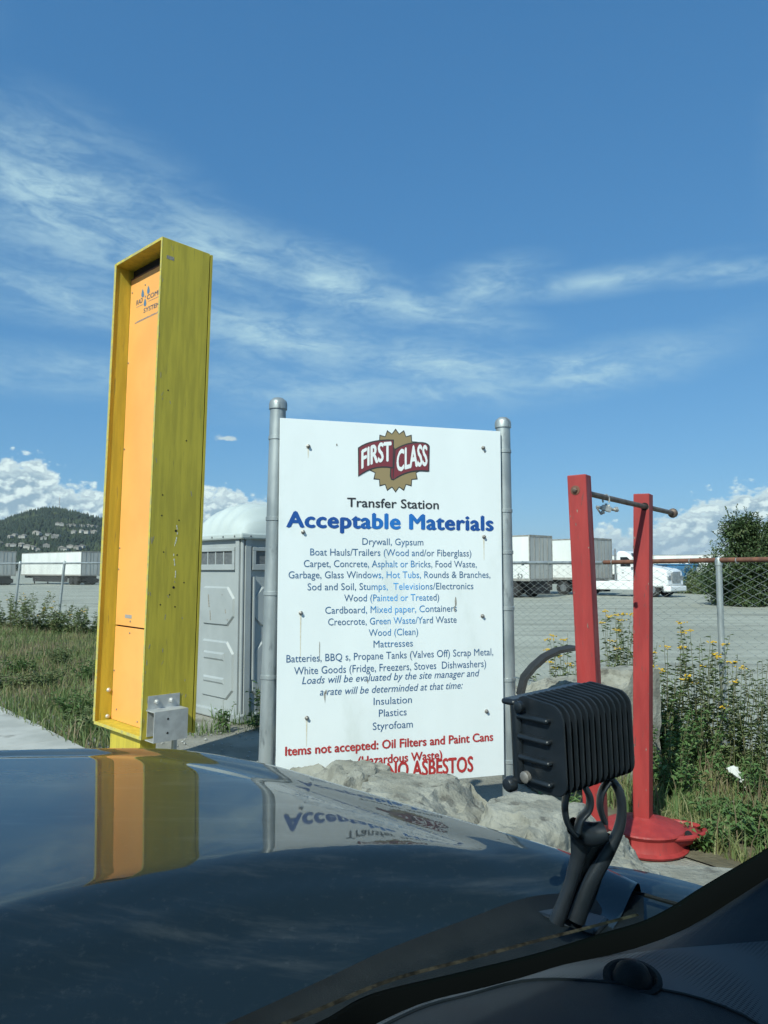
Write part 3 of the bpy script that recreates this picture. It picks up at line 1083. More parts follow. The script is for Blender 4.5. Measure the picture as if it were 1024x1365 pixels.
# chips, holes and scratches on the right board
for (x, z) in ((.10, 2.25), (.26, 2.22), (.13, 1.95), (.255, 1.93), (.12, 1.52), (.255, 1.50), (.20, 1.6), (.10, 2.42), (.33, 1.7), (.30, 2.9), (.11, 3.3)):
    MB().lathe((x, 0, z), [(.0065, -.001), (.0065, .0012)], 8, (0, -1, 0)).build('nail_hole', M['hole'], tw)
MB().lathe((.235, 0, 1.66), [(.011, -.001), (.011, .0014)], 10, (0, -1, 0)).build('nail_hole', M['hole'], tw)
MB().lathe((.235, 0, 2.13), [(.011, -.001), (.011, .0014)], 10, (0, -1, 0)).build('nail_hole', M['hole'], tw)
mb = MB()
for k in range(26):
    z = 1.67 + k * .02
    if random.random() < .45: continue
    mb.box((.235 + .012 * math.sin(k * .35) + random.uniform(-.002, .002), -.0008, z), (.0045 * random.uniform(.5, 1.4), .0012, .017))
mb.build('drip', M['ink_white'], tw)
mb = MB()
for k in range(34):
    z = random.choice([random.uniform(zb + .1, zb + 1.6), random.uniform(zb, zt)])
    x = random.choice([random.uniform(.005, .05), random.uniform(.03, .42)])
    mb.box((x, -.0006, z), (random.uniform(.002, .006), .001, random.uniform(.01, .05)), Euler((0, R(random.uniform(-30, 30)), 0)).to_matrix())
mb.build('paint_chip', M['smudge'], tw)
MB().box((.08, -.0006, zt - .16), (.07, .001, .03)).build('scrape', M['smudge'], tw)
# right bracket
br = MB().box2((.045, -.007, zb + .02), (.33, -.0005, zb + .34)).build('bracket', M['alu'], tw, bevel=.001)
MB().box2((.03, -.135, zb - .005), (.33, -.007, zb + .003)).box2((.03, -.142, zb - .005), (.33, -.135, zb + .235)).box2((.03, -.135, zb + .227), (.33, -.0075, zb + .235)).build('channel', M['alu'], br)
for x in (.12, .25):
    MB().lathe((x, -.007, zb + .29), [(.02, 0), (.02, .01), (.013, .024), (.004, .026)], 12, (0, -1, 0)).build('bolt', M['alu'], br, smooth=True)
for z in (.06, .17):
    MB().lathe((.15, -.142, zb + z), [(.009, 0), (.009, .002)], 8, (0, -1, 0)).build('bolt_hole', M['hole'], br)
# left bracket end
MB().box2((.06, WF, zb + .10), (.066, WF + .10, zb + .33)).box2((.066, WF + .094, zb + .10), (.30, WF + .10, zb + .33)).build('bracket', M['alu'], tw)
# leg posts
MB().box2((.06, .12, 0), (.20, .64, zb - .006)).build('pedestal', M['yellow'], tw)
MB().tube([(.34, .07, 0), (.34, .07, zb)], .022, 10).build('support_pipe', M['galv'], tw, smooth=True)
MB().box2((-.1, -.05, 0), (.6, WF + .05, .04)).build('base_plate', M['galv'], tw)

# logo on the orange panel via panel-plane coordinates
Minv = tw.matrix_world.inverted()


def on_plane(px, py, root_inv, axis, val, off):
    """local point where the pixel ray meets local plane axis=val, pushed off by off"""
    o_ = root_inv @ Vector((0, 0, EYE)); d_ = root_inv.to_3x3() @ ray(px, py)
    t_ = (val - o_[axis]) / d_[axis]
    p = o_ + d_ * t_
    p[axis] = val + off
    return p


def cr7(x, y): return on_plane(160 + x / 11.37, 340 + y / 11.37, Minv, 0, rec, -.0015)


def quad_fn(fn2, tl_, tr_, bl_, br_):
    """text mapping: u 0..1 along, v 0..1 cap height; corners in crop pixels"""
    def f(u, v):
        x = (bl_[0] * (1 - u) + br_[0] * u) * (1 - v) + (tl_[0] * (1 - u) + tr_[0] * u) * v
        y = (bl_[1] * (1 - u) + br_[1] * u) * (1 - v) + (tl_[1] * (1 - u) + tr_[1] * u) * v
        return fn2(x, y)
    return f


logo = thing('logo', parent=tw)
for (cx_, cy_, w, h, up) in ((347, 580, 27, 62, 1), (433, 528, 27, 60, 1), (382, 718, 27, 58, 1)):
    pts_ = []
    for k in range(16):
        a_ = k / 16 * 2 * math.pi
        x = math.sin(a_); y = -math.cos(a_)
        w_ = w * (.35 + .65 * (.5 + .5 * y)) if y < 1 else w
        pts_.append(cr7(cx_ + x * w_, cy_ + y * h - x * w_ * .45))
    MB().poly(pts_).build('petal', M['logo_blue'], logo)
MB().poly([cr7(385 + 9 * math.cos(k), 628 + 16 * math.sin(k)) for k in np.linspace(0, 6.28, 9)[:-1]]).build('dot', M['logo_blue'], logo)
text_on('RAD', 0, 0, 0, 0, M['logo_blue'], logo, 0, .015, fn=quad_fn(cr7, (255, 690), (350, 640), (250, 765), (345, 712)))
text_on('COMM', 0, 0, 0, 0, M['logo_blue'], logo, 0, .015, fn=quad_fn(cr7, (412, 608), (640, 500), (408, 680), (636, 575)))
text_on('SYSTEMS', 0, 0, 0, 0, M['logo_blue'], logo, 0, .02, fn=quad_fn(cr7, (362, 810), (640, 690), (358, 880), (636, 755)))
mb = MB()
mb.poly([cr7(250, 795), cr7(350, 745), cr7(350, 750), cr7(250, 800)]).poly([cr7(430, 700), cr7(600, 620), cr7(600, 625), cr7(430, 705)])
x = 230
while x < 640:
    w = random.uniform(5, 12)
    y = 1045 - (x - 230) * .49
    h = random.uniform(14, 24)
    mb.poly([cr7(x, y), cr7(x + w, y - w * .5), cr7(x + w, y - w * .5 - h), cr7(x, y - h)])
    x += w + 4
mb.build('small_print', M['logo_blue'], logo)

# ------------------------------------------------------------------ sign
TL, TR = P(375.5, 557, 3.8), P(667, 575, 4.17)
BLp, BRp = P(365.5, 1060, 3.8), P(672.5, 1033, 4.17)
TL.z += 0
uxs = ((TR - TL) + (BRp - BLp)).normalized()
uzs = ((TL - BLp) + (TR - BRp)); uzs = (uzs - uxs * uzs.dot(uxs)).normalized()
uys = uzs.cross(uxs)
WS = ((TR - TL).length + (BRp - BLp).length) / 2
HS = ((TL - BLp).length + (TR - BRp).length) / 2
cs = (TL + TR + BLp + BRp) / 4
base = cs - uzs * cs.z
Ms = Matrix((uxs, uys, uzs)).transposed().to_4x4()
Ms.translation = base
sg = thing('notice_board', label='white transfer station notice board listing acceptable materials between two galvanised posts', cat='sign')
sg.matrix_world = Ms
zc = (cs - base).length
z_lo, z_hi = zc - HS / 2, zc + HS / 2
MB().box2((-WS / 2, 0, z_lo), (WS / 2, .012, z_hi)).build('board', M['sign'], sg, bevel=.001)
MB().box2((-WS / 2 + .02, .012, z_lo + .25), (WS / 2 - .02, .05, z_lo + .33)).box2((-WS / 2 + .02, .012, z_hi - .33), (WS / 2 - .02, .05, z_hi - .25)).build('back_rail', M['galv'], sg)
Si = Ms.inverted()


def sgp(px, py, off=-.0015): return on_plane(px, py, Si, 1, 0, off)


def post_between(top, bot, r, parent, inv, bands):
    a, b = inv @ bot, inv @ top
    d = (b - a)
    mb = MB().tube([a - d * .0, b], r, 20)
    o = mb.build('post', M['galv'], parent, smooth=True)
    L_ = d.length
    dn = d.normalized()
    for t_ in bands:
        MB().lathe(a + dn * t_ * L_, [(r + .0005, -.011), (r + .004, -.009), (r + .004, .009), (r + .0005, .011)], 20, dn).build('band', M['galv'], o, smooth=True)
    MB().lathe(b - dn * .02, [(r + .006, 0), (r + .006, .03), (r + .001, .045), (r * .6, .06), (.004, .064)], 20, dn).build('post_cap', M['galv'], o, smooth=True)


bp = G(353, 1225, 0)
def post_pts(pt, pb, Y):
    t_ = P(*pt, Y); b_ = P(*pb, Y)
    k_ = t_.z / (t_.z - b_.z)
    return t_, t_ + (b_ - t_) * k_


t_, b_ = post_pts((371, 541), (355.5, 1020), 3.86)
post_between(t_, b_, .042, sg, Si, (.30, .47, .63, .775, .935))
t_, b_ = post_pts((670.5, 566), (679.5, 1035), 4.23)
post_between(t_, b_, .041, sg, Si, (.28, .45, .60, .72, .81, .94))
MB().lathe(Si @ Vector((b_.x, b_.y, .0)), [(.10, 0), (.10, .35), (.08, .42), (.05, .44)], 18).build('footing', M['concrete'], sg, smooth=True)


def line(body, x0, x1, yb, cap, m, bold=0.0, shear=0.0, y2=None):
    y2 = yb if y2 is None else y2
    a, b = sgp(x0, yb), sgp(x1, y2)
    c = sgp((x0 + x1) / 2, (yb + y2) / 2 - cap)
    z = (a.z + b.z) / 2
    caph = c.z - z
    return text_on(body, a.x, b.x - shear * caph * .6, z, caph, m, sg, -.0015, bold, shear)


line('Transfer Station', 462.7, 585, 675, 12.0, M['ink_black'], .025, y2=679)
SPACING = 1.07
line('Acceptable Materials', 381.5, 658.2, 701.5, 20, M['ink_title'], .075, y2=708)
SPACING = 1.0
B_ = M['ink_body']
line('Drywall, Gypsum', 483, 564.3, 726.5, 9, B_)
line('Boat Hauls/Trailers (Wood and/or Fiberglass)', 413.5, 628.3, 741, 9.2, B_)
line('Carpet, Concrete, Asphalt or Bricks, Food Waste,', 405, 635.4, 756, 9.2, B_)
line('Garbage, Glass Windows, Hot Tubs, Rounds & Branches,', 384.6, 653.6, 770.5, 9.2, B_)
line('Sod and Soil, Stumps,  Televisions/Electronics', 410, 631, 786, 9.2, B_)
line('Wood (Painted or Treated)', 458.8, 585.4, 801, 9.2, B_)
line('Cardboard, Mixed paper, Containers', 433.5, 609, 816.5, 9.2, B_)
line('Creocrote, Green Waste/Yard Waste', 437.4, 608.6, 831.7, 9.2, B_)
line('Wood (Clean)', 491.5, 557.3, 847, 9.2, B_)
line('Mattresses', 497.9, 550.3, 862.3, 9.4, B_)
N2 = M['ink_navy']
line('Batteries, BBQ s, Propane Tanks (Valves Off) Scrap Metal,', 381.8, 657.5, 880, 9.6, N2, y2=876)
line('White Goods (Fridge, Freezers, Stoves  Dishwashers)', 392, 648, 896, 9.8, N2, y2=892)
line('Loads will be evaluated by the site manager and', 402.6, 638.5, 908.5, 9.6, N2, shear=.22, y2=904.5)
line('a rate will be determinded at that time:', 426, 617, 924, 9.6, N2, shear=.22, y2=920.5)
line('Insulation', 498, 549, 938.3, 9.8, N2)
line('Plastics', 505, 542, 954.3, 9.8, N2)
line('Styrofoam', 496.8, 550.3, 971.3, 10, N2)
line('Items not accepted: Oil Filters and Paint Cans', 380, 657.5, 1003, 11.4, M['ink_red'], .05, y2=991)
line('(Hazardous Waste)', 477, 589.6, 1018, 11.4, M['ink_red'], .05, y2=1013)
line('Y NO ASBESTOS', 498, 631, 1036.5, 20.5, M['ink_red'], .06, y2=1030.5)


# logo: seal + ribbons
def cr6(x, y, off=-.0012): return sgp(440 + x / 5.689, 560 + y / 5.689, off)


seal = thing('logo', parent=sg)


def star(r_o, r_i, n, off, name, m):
    pts_ = []
    for k in range(2 * n):
        r_ = r_o if k % 2 == 0 else r_i
        a_ = k * math.pi / n
        pts_.append(cr6(497 + r_ * .855 * math.sin(a_), 307 - r_ * math.cos(a_), off))
    MB().poly(pts_).build(name, m, seal)


star(243, 207, 20, -.0008, 'seal_outline', M['ink_dark'])
star(230, 199, 20, -.0014, 'seal', M['tan'])


def qb(a, b, c, n=8): return [((1 - t) ** 2 * a[0] + 2 * t * (1 - t) * b[0] + t * t * c[0], (1 - t) ** 2 * a[1] + 2 * t * (1 - t) * b[1] + t * t * c[1]) for t in np.linspace(0, 1, n)]


def rib(pts_, grow, off, name, m):
    cx_ = sum(p[0] for p in pts_) / len(pts_); cy_ = sum(p[1] for p in pts_) / len(pts_)
    out = []
    n = len(pts_)
    for i in range(n):
        a = Vector(pts_[i - 1]); b = Vector(pts_[i]); c = Vector(pts_[(i + 1) % n])
        t1 = (b - a).normalized() if (b - a).length > 0 else Vector((1, 0)); t2 = (c - b).normalized() if (c - b).length > 0 else t1
        nn = Vector((t1.y + t2.y, -t1.x - t2.x))
        if nn.length < .01: nn = Vector((t1.y, -t1.x))
        nn.normalize()
        out.append(b + nn * grow)
    MB().poly([cr6(p[0], p[1], off) for p in out]).build(name, m, seal)


left_r = qb((215, 212), (310, 145), (480, 152)) + [(478, 358)] + qb((470, 362), (330, 335), (215, 425))
right_r = qb((492, 225), (580, 165), (690, 172), 7) + qb((700, 172), (740, 176), (750, 198), 4) + [(748, 386)] + qb((735, 386), (590, 370), (478, 454))
fold = [(478, 200), (492, 225), (480, 452), (466, 450), (458, 425), (460, 362), (478, 358)]
for pl, off in ((fold, -.0018), (left_r, -.0022), (right_r, -.0026)):
    rib(pl, 5, off, 'ribbon_outline', M['ink_dark'])
    rib(pl, -5, off - .0002, 'ribbon', M['burgundy'])


def arch(x0, x1, top, bot):
    def f(u, v):
        x = x0 + (x1 - x0) * u
        yt = (1 - u) ** 2 * top[0] + 2 * u * (1 - u) * top[1] + u * u * top[2]
        yb_ = (1 - u) ** 2 * bot[0] + 2 * u * (1 - u) * bot[1] + u * u * bot[2]
        return cr6(x, yb_ + (yt - yb_) * v, -.0034)
    return f


text_on('FIRST', 0, 0, 0, 0, M['ink_white'], seal, 0, .07, fn=arch(236, 466, (232, 165, 166), (370, 305, 312)))
text_on('CLASS', 0, 0, 0, 0, M['ink_white'], seal, 0, .07, fn=arch(503, 738, (245, 172, 196), (396, 345, 345)))
# bolts, stains
for i, (px, py) in enumerate(((411, 595), (644, 597), (404, 709), (645, 715.5), (401, 817), (643, 821), (409, 957), (648.5, 948))):
    p = sgp(px, py, 0)
    MB().lathe(p, [(.011, 0), (.011, .004), (.0075, .006), (.0075, .014), (.003, .017)], 10, (0, -1, 0)).build('bolt', M['bolt'], sg, smooth=True)
    if i in (0, 3, 4, 6):
        L_ = (.05, 0, 0, .12, .22, 0, .13)[i]
        mb = MB()
        n = 8
        for k in range(n):
            a, b = k / n, (k + 1) / n
            w = .004 * (1 - a * .7)
            mb.poly([(p.x - w, -.0007, p.z - .012 - L_ * a), (p.x + w, -.0007, p.z - .012 - L_ * a), (p.x + w * .85, -.0007, p.z - .012 - L_ * b), (p.x - w * .85, -.0007, p.z - .012 - L_ * b)])
        mb.build('rust_streak', M['stain'], sg)
mb = MB()
for (px, py, w, h) in ((607.5, 803, 1.6, 7), (606, 812, 1.3, 4), (433, 928, 1.1, 7), (434.5, 922, .8, 3), (449, 593, 1, 2), (646, 602, 1.5, 2), (426, 868, .5, 12), (490, 908, .8, 3)):
    c = sgp(px, py, -.0016)
    pts_ = []
    for k in range(9):
        a_ = k * 6.283 / 9
        rr = random.uniform(.6, 1.2)
        pts_.append((c.x + math.cos(a_) * w * .0042 * rr, -.0016, c.z + math.sin(a_) * h * .0042 * rr))
    mb.poly(pts_)
mb.build('smudge', M['smudge'], sg)

# ------------------------------------------------------------------ red stand
st = thing('red_stand', label='red painted two post stand with a steel rod across the top', cat='stand')


def sq_post(top, bot, w, yaw_, name='post'):
    d = (top - bot)
    M3 = d.to_track_quat('Z', 'Y').to_matrix() @ Matrix.Rotation(yaw_, 3, 'Z')
    o = MB().box((bot + top) / 2, (w, w, d.length), M3).build(name, M['red'], st, bevel=.005)
    return o, M3


tA_, bA_ = post_pts((772, 634), (786.5, 930), 4.1)
tB_, bB_ = post_pts((857.5, 659), (857, 1080), 5.0)
# turn the posts about their own axis so that a broad left face and a narrow right one show
oA, MA = sq_post(tA_, bA_, .105, 0)
yawA = R(-18)


def face_yaw(M3, want):
    """yaw needed so local +x's horizontal bearing matches want (radians, atan2)"""
    x = M3 @ Vector((1, 0, 0))
    return want - math.atan2(x.y, x.x)


for o in (oA,):
    bpy.data.objects.remove(o)
M0 = (tA_ - bA_).to_track_quat('Z', 'Y').to_matrix()
oA, MA = sq_post(tA_, bA_, .105, face_yaw(M0, R(-31)))
M0 = (tB_ - bB_).to_track_quat('Z', 'Y').to_matrix()
oB, MB_ = sq_post(tB_, bB_, .105, face_yaw(M0, R(-33)))
# rod
r0, r1 = P(790, 659.5, 4.15), P(897, 684, 5.45)
r0 = tA_ + (r1 - tA_) * .0
aA = P(776, 656, 4.1)
rod = MB().tube([aA, r1], .0165, 12).build('rod', M['dark_steel'], st, smooth=True)
dr = (r1 - aA).normalized()
MB().lathe(r1 - dr * .02, [(.018, -.01), (.032, 0), (.036, .02), (.032, .04), (.02, .05)], 14, dr).build('rod_knob', M['dark_steel'], rod, smooth=True)
# bolt washer at the left post, hole at the right post
nL = (MA @ Vector((0, -1, 0)))
cA = P(765.5, 652, 4.05)
fp = tA_ + MA @ Vector((-.01, -.0525, -.085))
MB().lathe(fp, [(.026, 0), (.026, .003), (.02, .005)], 16, nL).build('washer', M['rust'], st, smooth=True)
MB().lathe(fp + nL * .005, [(.014, 0), (.014, .010), (.006, .013)], 6, nL).build('nut', M['dark_steel'], st)
nB = MB_ @ Vector((0, -1, 0))
axis_t = None
# where the rod meets the right post's front face
pc = tB_ + MB_ @ Vector((0, -.0525, 0))
t_hit = (pc - aA).dot(nB) / dr.dot(nB)
ph = aA + dr * t_hit
MB().lathe(ph - nB * .0005, [(.027, 0), (.027, .0015)], 18, nB).build('rod_hole', M['hole'], st)
# right base: cone on a wheel rim drum
cb = Vector((bB_.x + .015, bB_.y, 0))
MB().lathe(cb, [(.26, 0), (.27, .015), (.245, .03), (.235, .06), (.235, .10), (.255, .125), (.25, .135), (.13, .172), (.085, .182), (.07, .195)], 40).build('base', M['red'], st, smooth=True)
ear = Vector((bB_.x + .27, bB_.y - .03, 0))
mb = MB()
ring = [(.30 + .0 * math.cos(a_), 0) for a_ in (0,)]
pts_ = []
for k in range(24):
    a_ = -1.9 + 3.8 * k / 23
    pts_.append(Vector((ear.x - .13 + .25 * math.cos(a_), ear.y + .17 * math.sin(a_), .085)))
q0 = [Vector((p_.x, p_.y, .06)) * 1 for p_ in pts_]
q0 = [Vector((bB_.x + (p_.x - bB_.x) * .82, bB_.y + (p_.y - bB_.y) * .82, .05)) for p_ in pts_]
q1 = [p_ + Vector((0, 0, .02)) for p_ in pts_]
q2 = [Vector((bB_.x + (p_.x - bB_.x) * .80, bB_.y + (p_.y - bB_.y) * .78, .125)) for p_ in pts_]
q3 = [Vector((bB_.x + (p_.x - bB_.x) * .2, bB_.y + (p_.y - bB_.y) * .3, .165)) for p_ in pts_]
mb.grid([q0, q1, q2, q3])
mb.build('base_flange', M['red'], st, smooth='all')
mb = MB().tube(pts_, .017, 8)
for v in mb.v: v.z += .03
mb.build('flange_lip', M['red'], st, smooth=True)
hc = Vector((cb.x + .165, cb.y - .185, .115))
MB().lathe(Vector((cb.x + .225, cb.y - .150, .115)), [(.026, -.012), (.030, .012)], 18, Vector((.45, -.7, .6))).build('drain_hole', M['hole'], st)
ca = Vector((bA_.x, bA_.y, 0))
MB().lathe(ca, [(.24, 0), (.25, .02), (.225, .045), (.215, .09), (.215, .14), (.235, .165), (.23, .18), (.13, .262), (.085, .285), (.08, .30)], 36).build('base', M['red'], st, smooth=True)

# chips of paint knocked off the posts
M['chip'] = mat('bare_worn_patch', (.30, .20, .16), (.12, .06, .05), 80, .85)
for tp_, bt_, Mx in ((tA_, bA_, MA), (tB_, bB_, MB_)):
    mb = MB()
    for k in range(26):
        f_ = random.random() ** .8
        c_ = tp_.lerp(bt_, f_ * .95 + .01)
        side_x = random.random() < .4
        e_ = random.choice((-.0500, -.044, random.uniform(-.04, .04), .048))
        off_ = Vector((.0528, e_, 0)) if side_x else Vector((e_, -.0528, 0))
        n_ = random.randint(5, 7)
        w_c, h_c = random.uniform(.0015, .005), random.uniform(.003, .018)
        pp_ = []
        for q_ in range(n_):
            a_ = q_ * 6.283 / n_
            u_, v_ = math.cos(a_) * w_c * random.uniform(.6, 1.3), math.sin(a_) * h_c * random.uniform(.6, 1.2)
            pp_.append(c_ + Mx @ (off_ + (Vector((0, u_, v_)) if side_x else Vector((u_, 0, v_)))))
        mb.poly(pp_)
    tag(mb.build('paint_chip', M['chip'], st), kind='stuff')

# hanging shackle on the rod
sp = aA + dr * ((P(803, 664, 4.4) - aA).dot(dr) * 1.0)
sh = thing('chain_shackle', sp, label='small steel shackle hanging from the rod of the red stand', cat='shackle')
M['silver'] = mat('worn_silver_metal', (.38, .37, .34), (.5, .49, .46), 60, .4, metal=.6)
pts_ = [(.022 * math.cos(a_) * .9, .0, .0 + .03 * math.sin(a_) - .012) for a_ in np.linspace(-.6, 3.75, 14)]
MB().tube(pts_, .005, 8).build('hook', M['silver'], sh, smooth=True)
mb = MB().box((0, 0, -.065), (.055, .03, .03), Euler((0, R(18), 0)).to_matrix()).tube([(-.06, 0, -.055), (.075, .01, -.075)], .009, 8).tube([(-.03, 0, -.09), (.02, 0, -.045)], .008, 8)
mb.tube([(.0, 0, -.035), (.0, 0, -.07)], .008, 8).tube([(-.055, 0, -.062), (-.03, 0, -.1), (-.01, 0, -.088)], .006, 7).lathe((.06, .0, -.07), [(.016, -.008), (.016, .008)], 10, (1, 0, 0))
mb.build('clamp_body', M['silver'], sh, smooth=True)


# ------------------------------------------------------------------ concrete blocks
def chunk(name, c, size, yaw_, seed, rough_=.05, chop=(), label=None, group=None, tilt=(0, 0), cuts=36, round_=0.12):
    bm = bmesh.new()
    bmesh.ops.create_cube(bm, size=1.0)
    bmesh.ops.subdivide_edges(bm, edges=bm.edges[:], cuts=cuts, use_grid_fill=True)
    sx, sy, sz = size
    for v in bm.verts:
        p = Vector((v.co.x * sx, v.co.y * sy, v.co.z * sz))
        for (n_, d_) in chop:
            n_ = Vector(n_).normalized()
            k_ = p.dot(n_) - d_
            k_ -= .05 * noise.noise(p * 5 + Vector((seed, 0, 0)))+ .02 * noise.noise(p * 17 + Vector((seed, 0, 0)))
            if k_ > 0: p -= n_ * k_
        q_ = p * 3.2 + Vector((seed * 3.1, 0, 0))
        edge = sum(1 for a in v.co if abs(a) > .40) - 1
        amt = rough_ * (noise.noise(q_) * .5 + (.25 - abs(noise.noise(q_ * 2.2))) * .55 + noise.noise(q_ * 6) * .22 + noise.noise(q_ * 14) * .14 + noise.noise(q_ * 30) * .08)
        # broken edges worn inwards
        if edge > 0:
            w = max(0, noise.noise(p * 6 + Vector((0, seed, 0)))) * .6 + .18
            p *= 1 - round_ * w * edge * .5
        p += p.normalized() * amt
        v.co = p
    me = bpy.data.meshes.new(name)
    bm.to_mesh(me); bm.free()
    me.polygons.foreach_set('use_smooth', [True] * len(me.polygons))
    me.set_sharp_from_angle(angle=R(22))
    me.materials.append(M['rough_concrete'])
    o = bpy.data.objects.new(name, me)
    link(o)
    o.location = c
    o.rotation_euler = (R(tilt[0]), R(tilt[1]), yaw_)
    tag(o, label, 'concrete block', group)
    return o


gC = 'broken concrete blocks in front of the sign and stand'


def cblock(px, Y, ztop, w, d, yaw_, seed, **k):
    p = P(px, 900, Y)
    return chunk('concrete_block', (p.x, p.y, ztop / 2 - .02), (w, d, ztop + .03), yaw_, seed, group=gC, **k)


cblock(441, 3.45, .86, .58, .52, R(-12), 1.3, rough_=.07, chop=(((-.5, -.3, 1), .36), ((.75, -.2, 1), .40)), label='jagged broken concrete block standing below the lower left corner of the sign', round_=.1)
cblock(600, 3.30, .835, .80, .50, R(-14), 2.7, rough_=.05, chop=(((.55, -.1, 1), .33),), label='long sloping concrete block below the red lettering of the sign', tilt=(0, 3), round_=.07)
cblock(702, 3.08, .83, .42, .44, R(-38), 4.1, rough_=.035, chop=(((-.5, -.8, .9), .36), ((.8, -.2, .7), .36)), label='angular concrete block just left of the black work light', round_=.04)
cblock(812, 3.12, .665, .50, .42, R(8), 5.9, rough_=.06, chop=(((.9, -.1, .8), .27),), label='rough concrete block at the foot of the red stand behind the work light', round_=.2)
cblock(948, 3.15, .50, .66, .48, R(-9), 7.7, rough_=.012, label='flat smooth concrete slab block at the far right of the row', round_=.06)
p = P(832, 900, 6.5)
chunk('concrete_block', (p.x, p.y, .47), (.46, .36, .96), R(28), 9.2, .03, (((-.8, -.2, .8), .42),), 'grey concrete block behind the red posts near the fence', 'concrete blocks behind the red stand', round_=.1)
p = P(745, 900, 6.9)
chunk('concrete_block', (p.x, p.y, .38), (.85, .5, .80), R(10), 11.2, .09, (((-.6, -.2, .9), .32),), 'lumpy concrete rubble block between the sign and the left red post', 'concrete blocks behind the red stand', round_=.25)
p = P(700, 900, 7.3)
chunk('concrete_block', (p.x, p.y, .30), (.5, .4, .66), R(40), 13.7, .09, (), 'small rubble block right beside the right sign post', 'concrete blocks behind the red stand', round_=.3)
# bent black rubber strip (tyre tread) leaning on the blocks
pts_ = [P(x, y, 6.35) for x, y in ((694, 930), (700, 905), (712, 890), (728, 876), (746, 867), (768, 863), (790, 866))]
mb = MB()
for i in range(len(pts_) - 1):
    a, b = pts_[i], pts_[i + 1]
tr_rows = []
for i, p in enumerate(pts_):
    t_ = (pts_[min(i + 1, 6)] - pts_[max(i - 1, 0)]).normalized()
    n_ = Vector((-t_.z, 0, t_.x))
    tr_rows.append([p, p + Vector((0, .22, 0)), p + Vector((0, .22, 0)) - n_ * .02, p - n_ * .028, p])
MB().grid(tr_rows).build('tyre_strip', M['tyre'], smooth=True)
tag(bpy.data.objects['tyre_strip'], 'curved strip of black tyre rubber arching over the rubble beside the left red post', 'tyre')

# ------------------------------------------------------------------ vegetation
def blades(name, pts, hmin, hmax, w, m, lean=.5, kind='stuff', seg=2, droop=.3):
    n = len(pts)
    pts = np.asarray(pts)
    h = rng.uniform(hmin, hmax, n) * rng.uniform(.55, 1, n)
    a = rng.uniform(0, 6.283, n)
    le = rng.uniform(0, lean, n) * h
    b = rng.uniform(0, 6.283, n)
    wx, wy = np.cos(b) * w, np.sin(b) * w
    ld = np.stack([np.cos(a), np.sin(a)], 1)
    V = np.zeros((n, 5, 3))
    for i, (t, ww) in enumerate(((0, 1), (0, -1), (.55, .8), (.55, -.8), (1, 0))):
        V[:, i, 0] = pts[:, 0] + ld[:, 0] * le * t ** 2 + wx * ww
        V[:, i, 1] = pts[:, 1] + ld[:, 1] * le * t ** 2 + wy * ww
        V[:, i, 2] = pts[:, 2] + h * (t - droop * t * t * (le / h))
    idx = np.arange(n)[:, None] * 5
    Fc = np.concatenate([idx + [0, 1, 2], idx + [1, 3, 2], idx + [2, 3, 4]])
    o = np_mesh(name, V.reshape(-1, 3), Fc, m)
    o['kind'] = kind
    return o


def scatter(n, poly, dens_scale=.8, thr=-.1, seed=0, ybias=0.0):
    poly = np.array(poly)
    lo, hi = poly.min(0), poly.max(0)
    out = []

    def inside(x, y):
        c = False
        j = len(poly) - 1
        for i in range(len(poly)):
            if (poly[i][1] > y) != (poly[j][1] > y) and x < (poly[j][0] - poly[i][0]) * (y - poly[i][1]) / (poly[j][1] - poly[i][1]) + poly[i][0]:
                c = not c
            j = i
        return c
    while len(out) < n:
        x, y = random.uniform(lo[0], hi[0]), random.uniform(lo[1], hi[1])
        if ybias and random.random() > ((hi[1] - y) / (hi[1] - lo[1])) ** ybias: continue
        if not inside(x, y): continue
        if noise.noise(Vector((x * dens_scale, y * dens_scale, seed))) < thr + random.uniform(-.3, .1): continue
        out.append((x, y, 0))
    return out


LV = [(-5.3, 9.9), (-3.05, 7.45), (-2.5, 7.7), (-2.6, 8.9), (-3.4, 9.8), (-3.6, 14), (-4.2, 20.2), (-17, 27), (-17, 22)]
blades('grass', scatter(34000, LV, .9, -.25, 1, .6), .06, .25, .006, M['grass'], .9)
blades('grass', scatter(12000, LV, .6, -.05, 5, .5), .12, .36, .007, M['grass_green'], .6)
blades('dry_weeds', scatter(3500, LV, .5, .1, 9), .18, .4, .006, M['dry'], .5)
RV = [(1.75, 5.6), (2.0, 4.9), (2.6, 4.2), (4.6, 4.2), (4.2, 5.4), (3.3, 7.1), (1.7, 9.9), (.9, 9.9), (1.2, 7.2)]
blades('grass', scatter(15000, RV, 1.4, .05, 2, .2), .05, .26, .0045, M['grass'], .9)
blades('grass', scatter(9000, RV, 1.1, .1, 6), .08, .34, .006, M['grass_green'], .7)
blades('dry_weeds', scatter(1600, RV, 1.1, .0, 3), .2, .55, .004, M['dry'], .4)
blades('grass', scatter(1500, [(-2.9, 8.3), (-2.3, 8.0), (-1.2, 8.6), (-.4, 9.2), (-.8, 10), (-2.5, 10)], 2, .1, 8), .05, .25, .005, M['grass_green'], .8)


def leaf_verts(p, dirv, length, width, V, Fc, curl=.25):
    d = dirv.normalized()
    side = d.cross(Vector((0, 0, 1)))
    if side.length < .05: side = Vector((1, 0, 0))
    side.normalize()
    side = (side + Vector((0, 0, random.uniform(-.5, .5)))).normalized()
    mid = p + d * length * .5 + Vector((0, 0, length * .05))
    tip = p + d * length - Vector((0, 0, length * curl))
    b = len(V)
    V += [p, mid + side * width * .5, tip, mid - side * width * .5]
    Fc += [(b, b + 1, b + 2), (b, b + 2, b + 3)]


